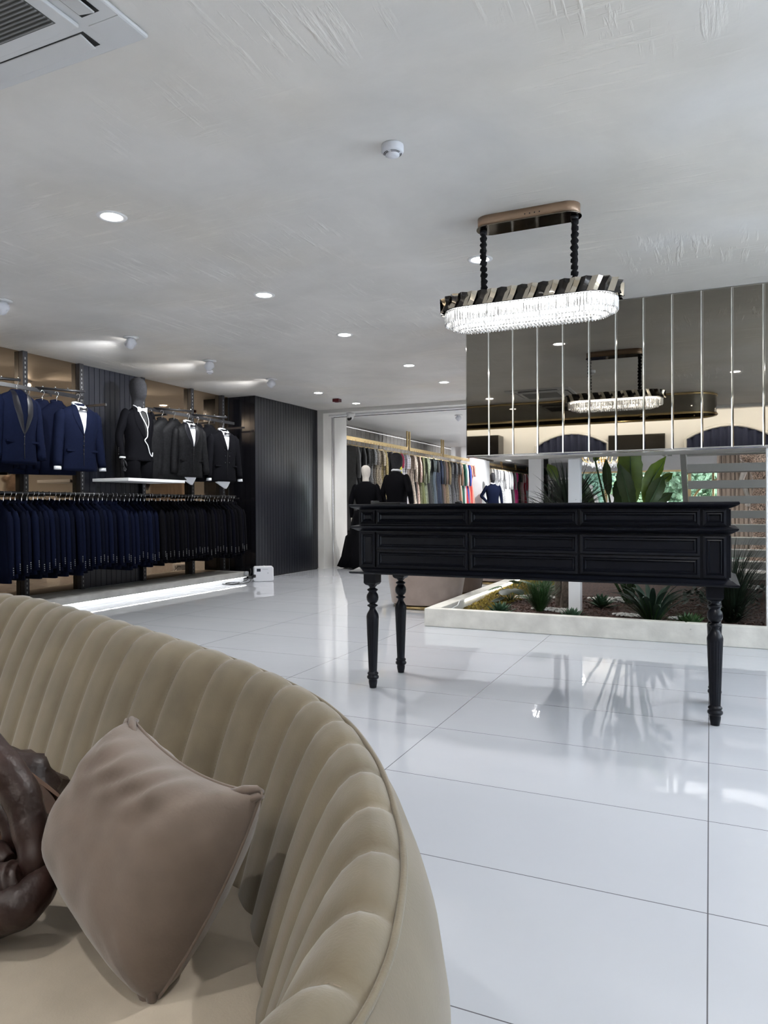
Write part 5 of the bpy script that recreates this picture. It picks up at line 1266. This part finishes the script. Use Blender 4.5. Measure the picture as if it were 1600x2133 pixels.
# long gold edged mirror band under the ceiling
t = thing('mirror_band', 'long rounded gold edged mirror band hung under the ceiling, seen in the bulkhead mirror', 'ceiling feature', (-2.25, .30, CZ))
o = stadium(2.35, .42, 14)
MB().grid([[(x, y, -.03) for x, y in o], [(x, y, -.30) for x, y in o]], closed_u=True).build('band', M_mirror, t, fix=False)
for z in (-.02, -.31): MB().tube([(x, y, z) for x, y in o], .018, 8, closed=True).build('gold_edge', M_gold, t)
for x in (-1.8, 0, 1.8): MB().tube([(x, .42, -.001), (x, .42, -.02)], .01, 6).build('ceiling_fixing', M_gold, t)

# ================================================================== OUTSIDE THE FAR WINDOW
M_tree = [mat('tree_leaves_%d' % i, c, .7, noise_amt=.5, noise_scale=2.2, detail=8, bump=.8, bump_scale=4, bump_dist=.3) for i, c in enumerate([(.26, .40, .25), (.22, .36, .27), (.32, .44, .26)])]
for k, (x, y, r, h_) in enumerate([(-8.6, 38.5, 2.4, 2.9), (-5.9, 33.5, 2.2, 2.6), (-3.4, 38.5, 2.4, 2.9), (-1.3, 33.5, 2.2, 2.6), (1.4, 38.5, 2.4, 2.9), (3.3, 33.5, 2.2, 2.6)]):
    t = thing('street_tree', 'green leafy tree outside the far window, %s from the left' % ordinal(k+1), 'tree', (x, y, 0), 0)
    MB().tube([(0, 0, 0), (.1, 0, h_-1)], [.16, .10], 10).build('trunk', M_trunk, t)
    b = MB(); n = 56; rr = random.Random(k)
    for q in range(3000):
        u = rr.uniform(-1, 1); a = rr.uniform(0, 6.283); s = sqrt(1-u*u); d = Vector((s*cos(a), s*sin(a), u)); f = r*(.78+.25*noise.noise(d*2.2+Vector((k, 0, 0)))+rr.uniform(-.16, .10)); c = d*f; c.z = c.z*.95+h_
        if c.z < .3: continue
        t1 = Vector((rr.uniform(-1, 1), rr.uniform(-1, 1), rr.uniform(-1, 1))).normalized()*.17; t2 = t1.cross(d).normalized()*.11
        b.add([c-t1, c+t2, c+t1, c-t2], [(0, 1, 2, 3)])
    b.build('crown', M_tree[k % 3], t, fix=False)
slab('ground_outside', -14, 12, 32.3, 60, -.3, -.15, mat('pavement', (.45, .45, .44), .8))
slab('ground_forecourt', -5.2, 3.2, 26.2, 32.2, .001, .02, mat('pavement', (.45, .45, .44), .8))
sun = lamp('SUN', 'daylight', (0, 40, 20), 6.0, (1, .97, .90), (radians(-48), 0, radians(18)), angle=.02)

# ================================================================== LIGHTS OF THE FAR ROOM
for k, (x, y) in enumerate([(-4.3, 12.9), (-4.5, 15.8), (-4.6, 19.0), (-4.8, 22.3)]):
    t = track_spot(x, y, 'white tilting spotlight on the far room ceiling, %s from the front' % ordinal(k+1), (-1, .1, -.85), 60 if k == 0 else 130)
for k, (x, y) in enumerate([(-3.0, 13.5), (-2.6, 16.5), (-.2, 14.0), (-3.0, 21.0), (-.2, 20.5), (1.6, 12.0)]):
    downlight(x, y, 'far room downlight behind the bulkhead, %s from the front' % ordinal(k+1), 220 if x < -2 else 55, 150)
# area lamp added under the closed ceiling to brighten the planter; no rooflight
lamp('AREA', 'added_garden_fill', (.4, 9.6, CZ-.02), 10, (.96, .98, 1), (0, 0, 0), shape='RECTANGLE', size=2.2, size_y=3.0)
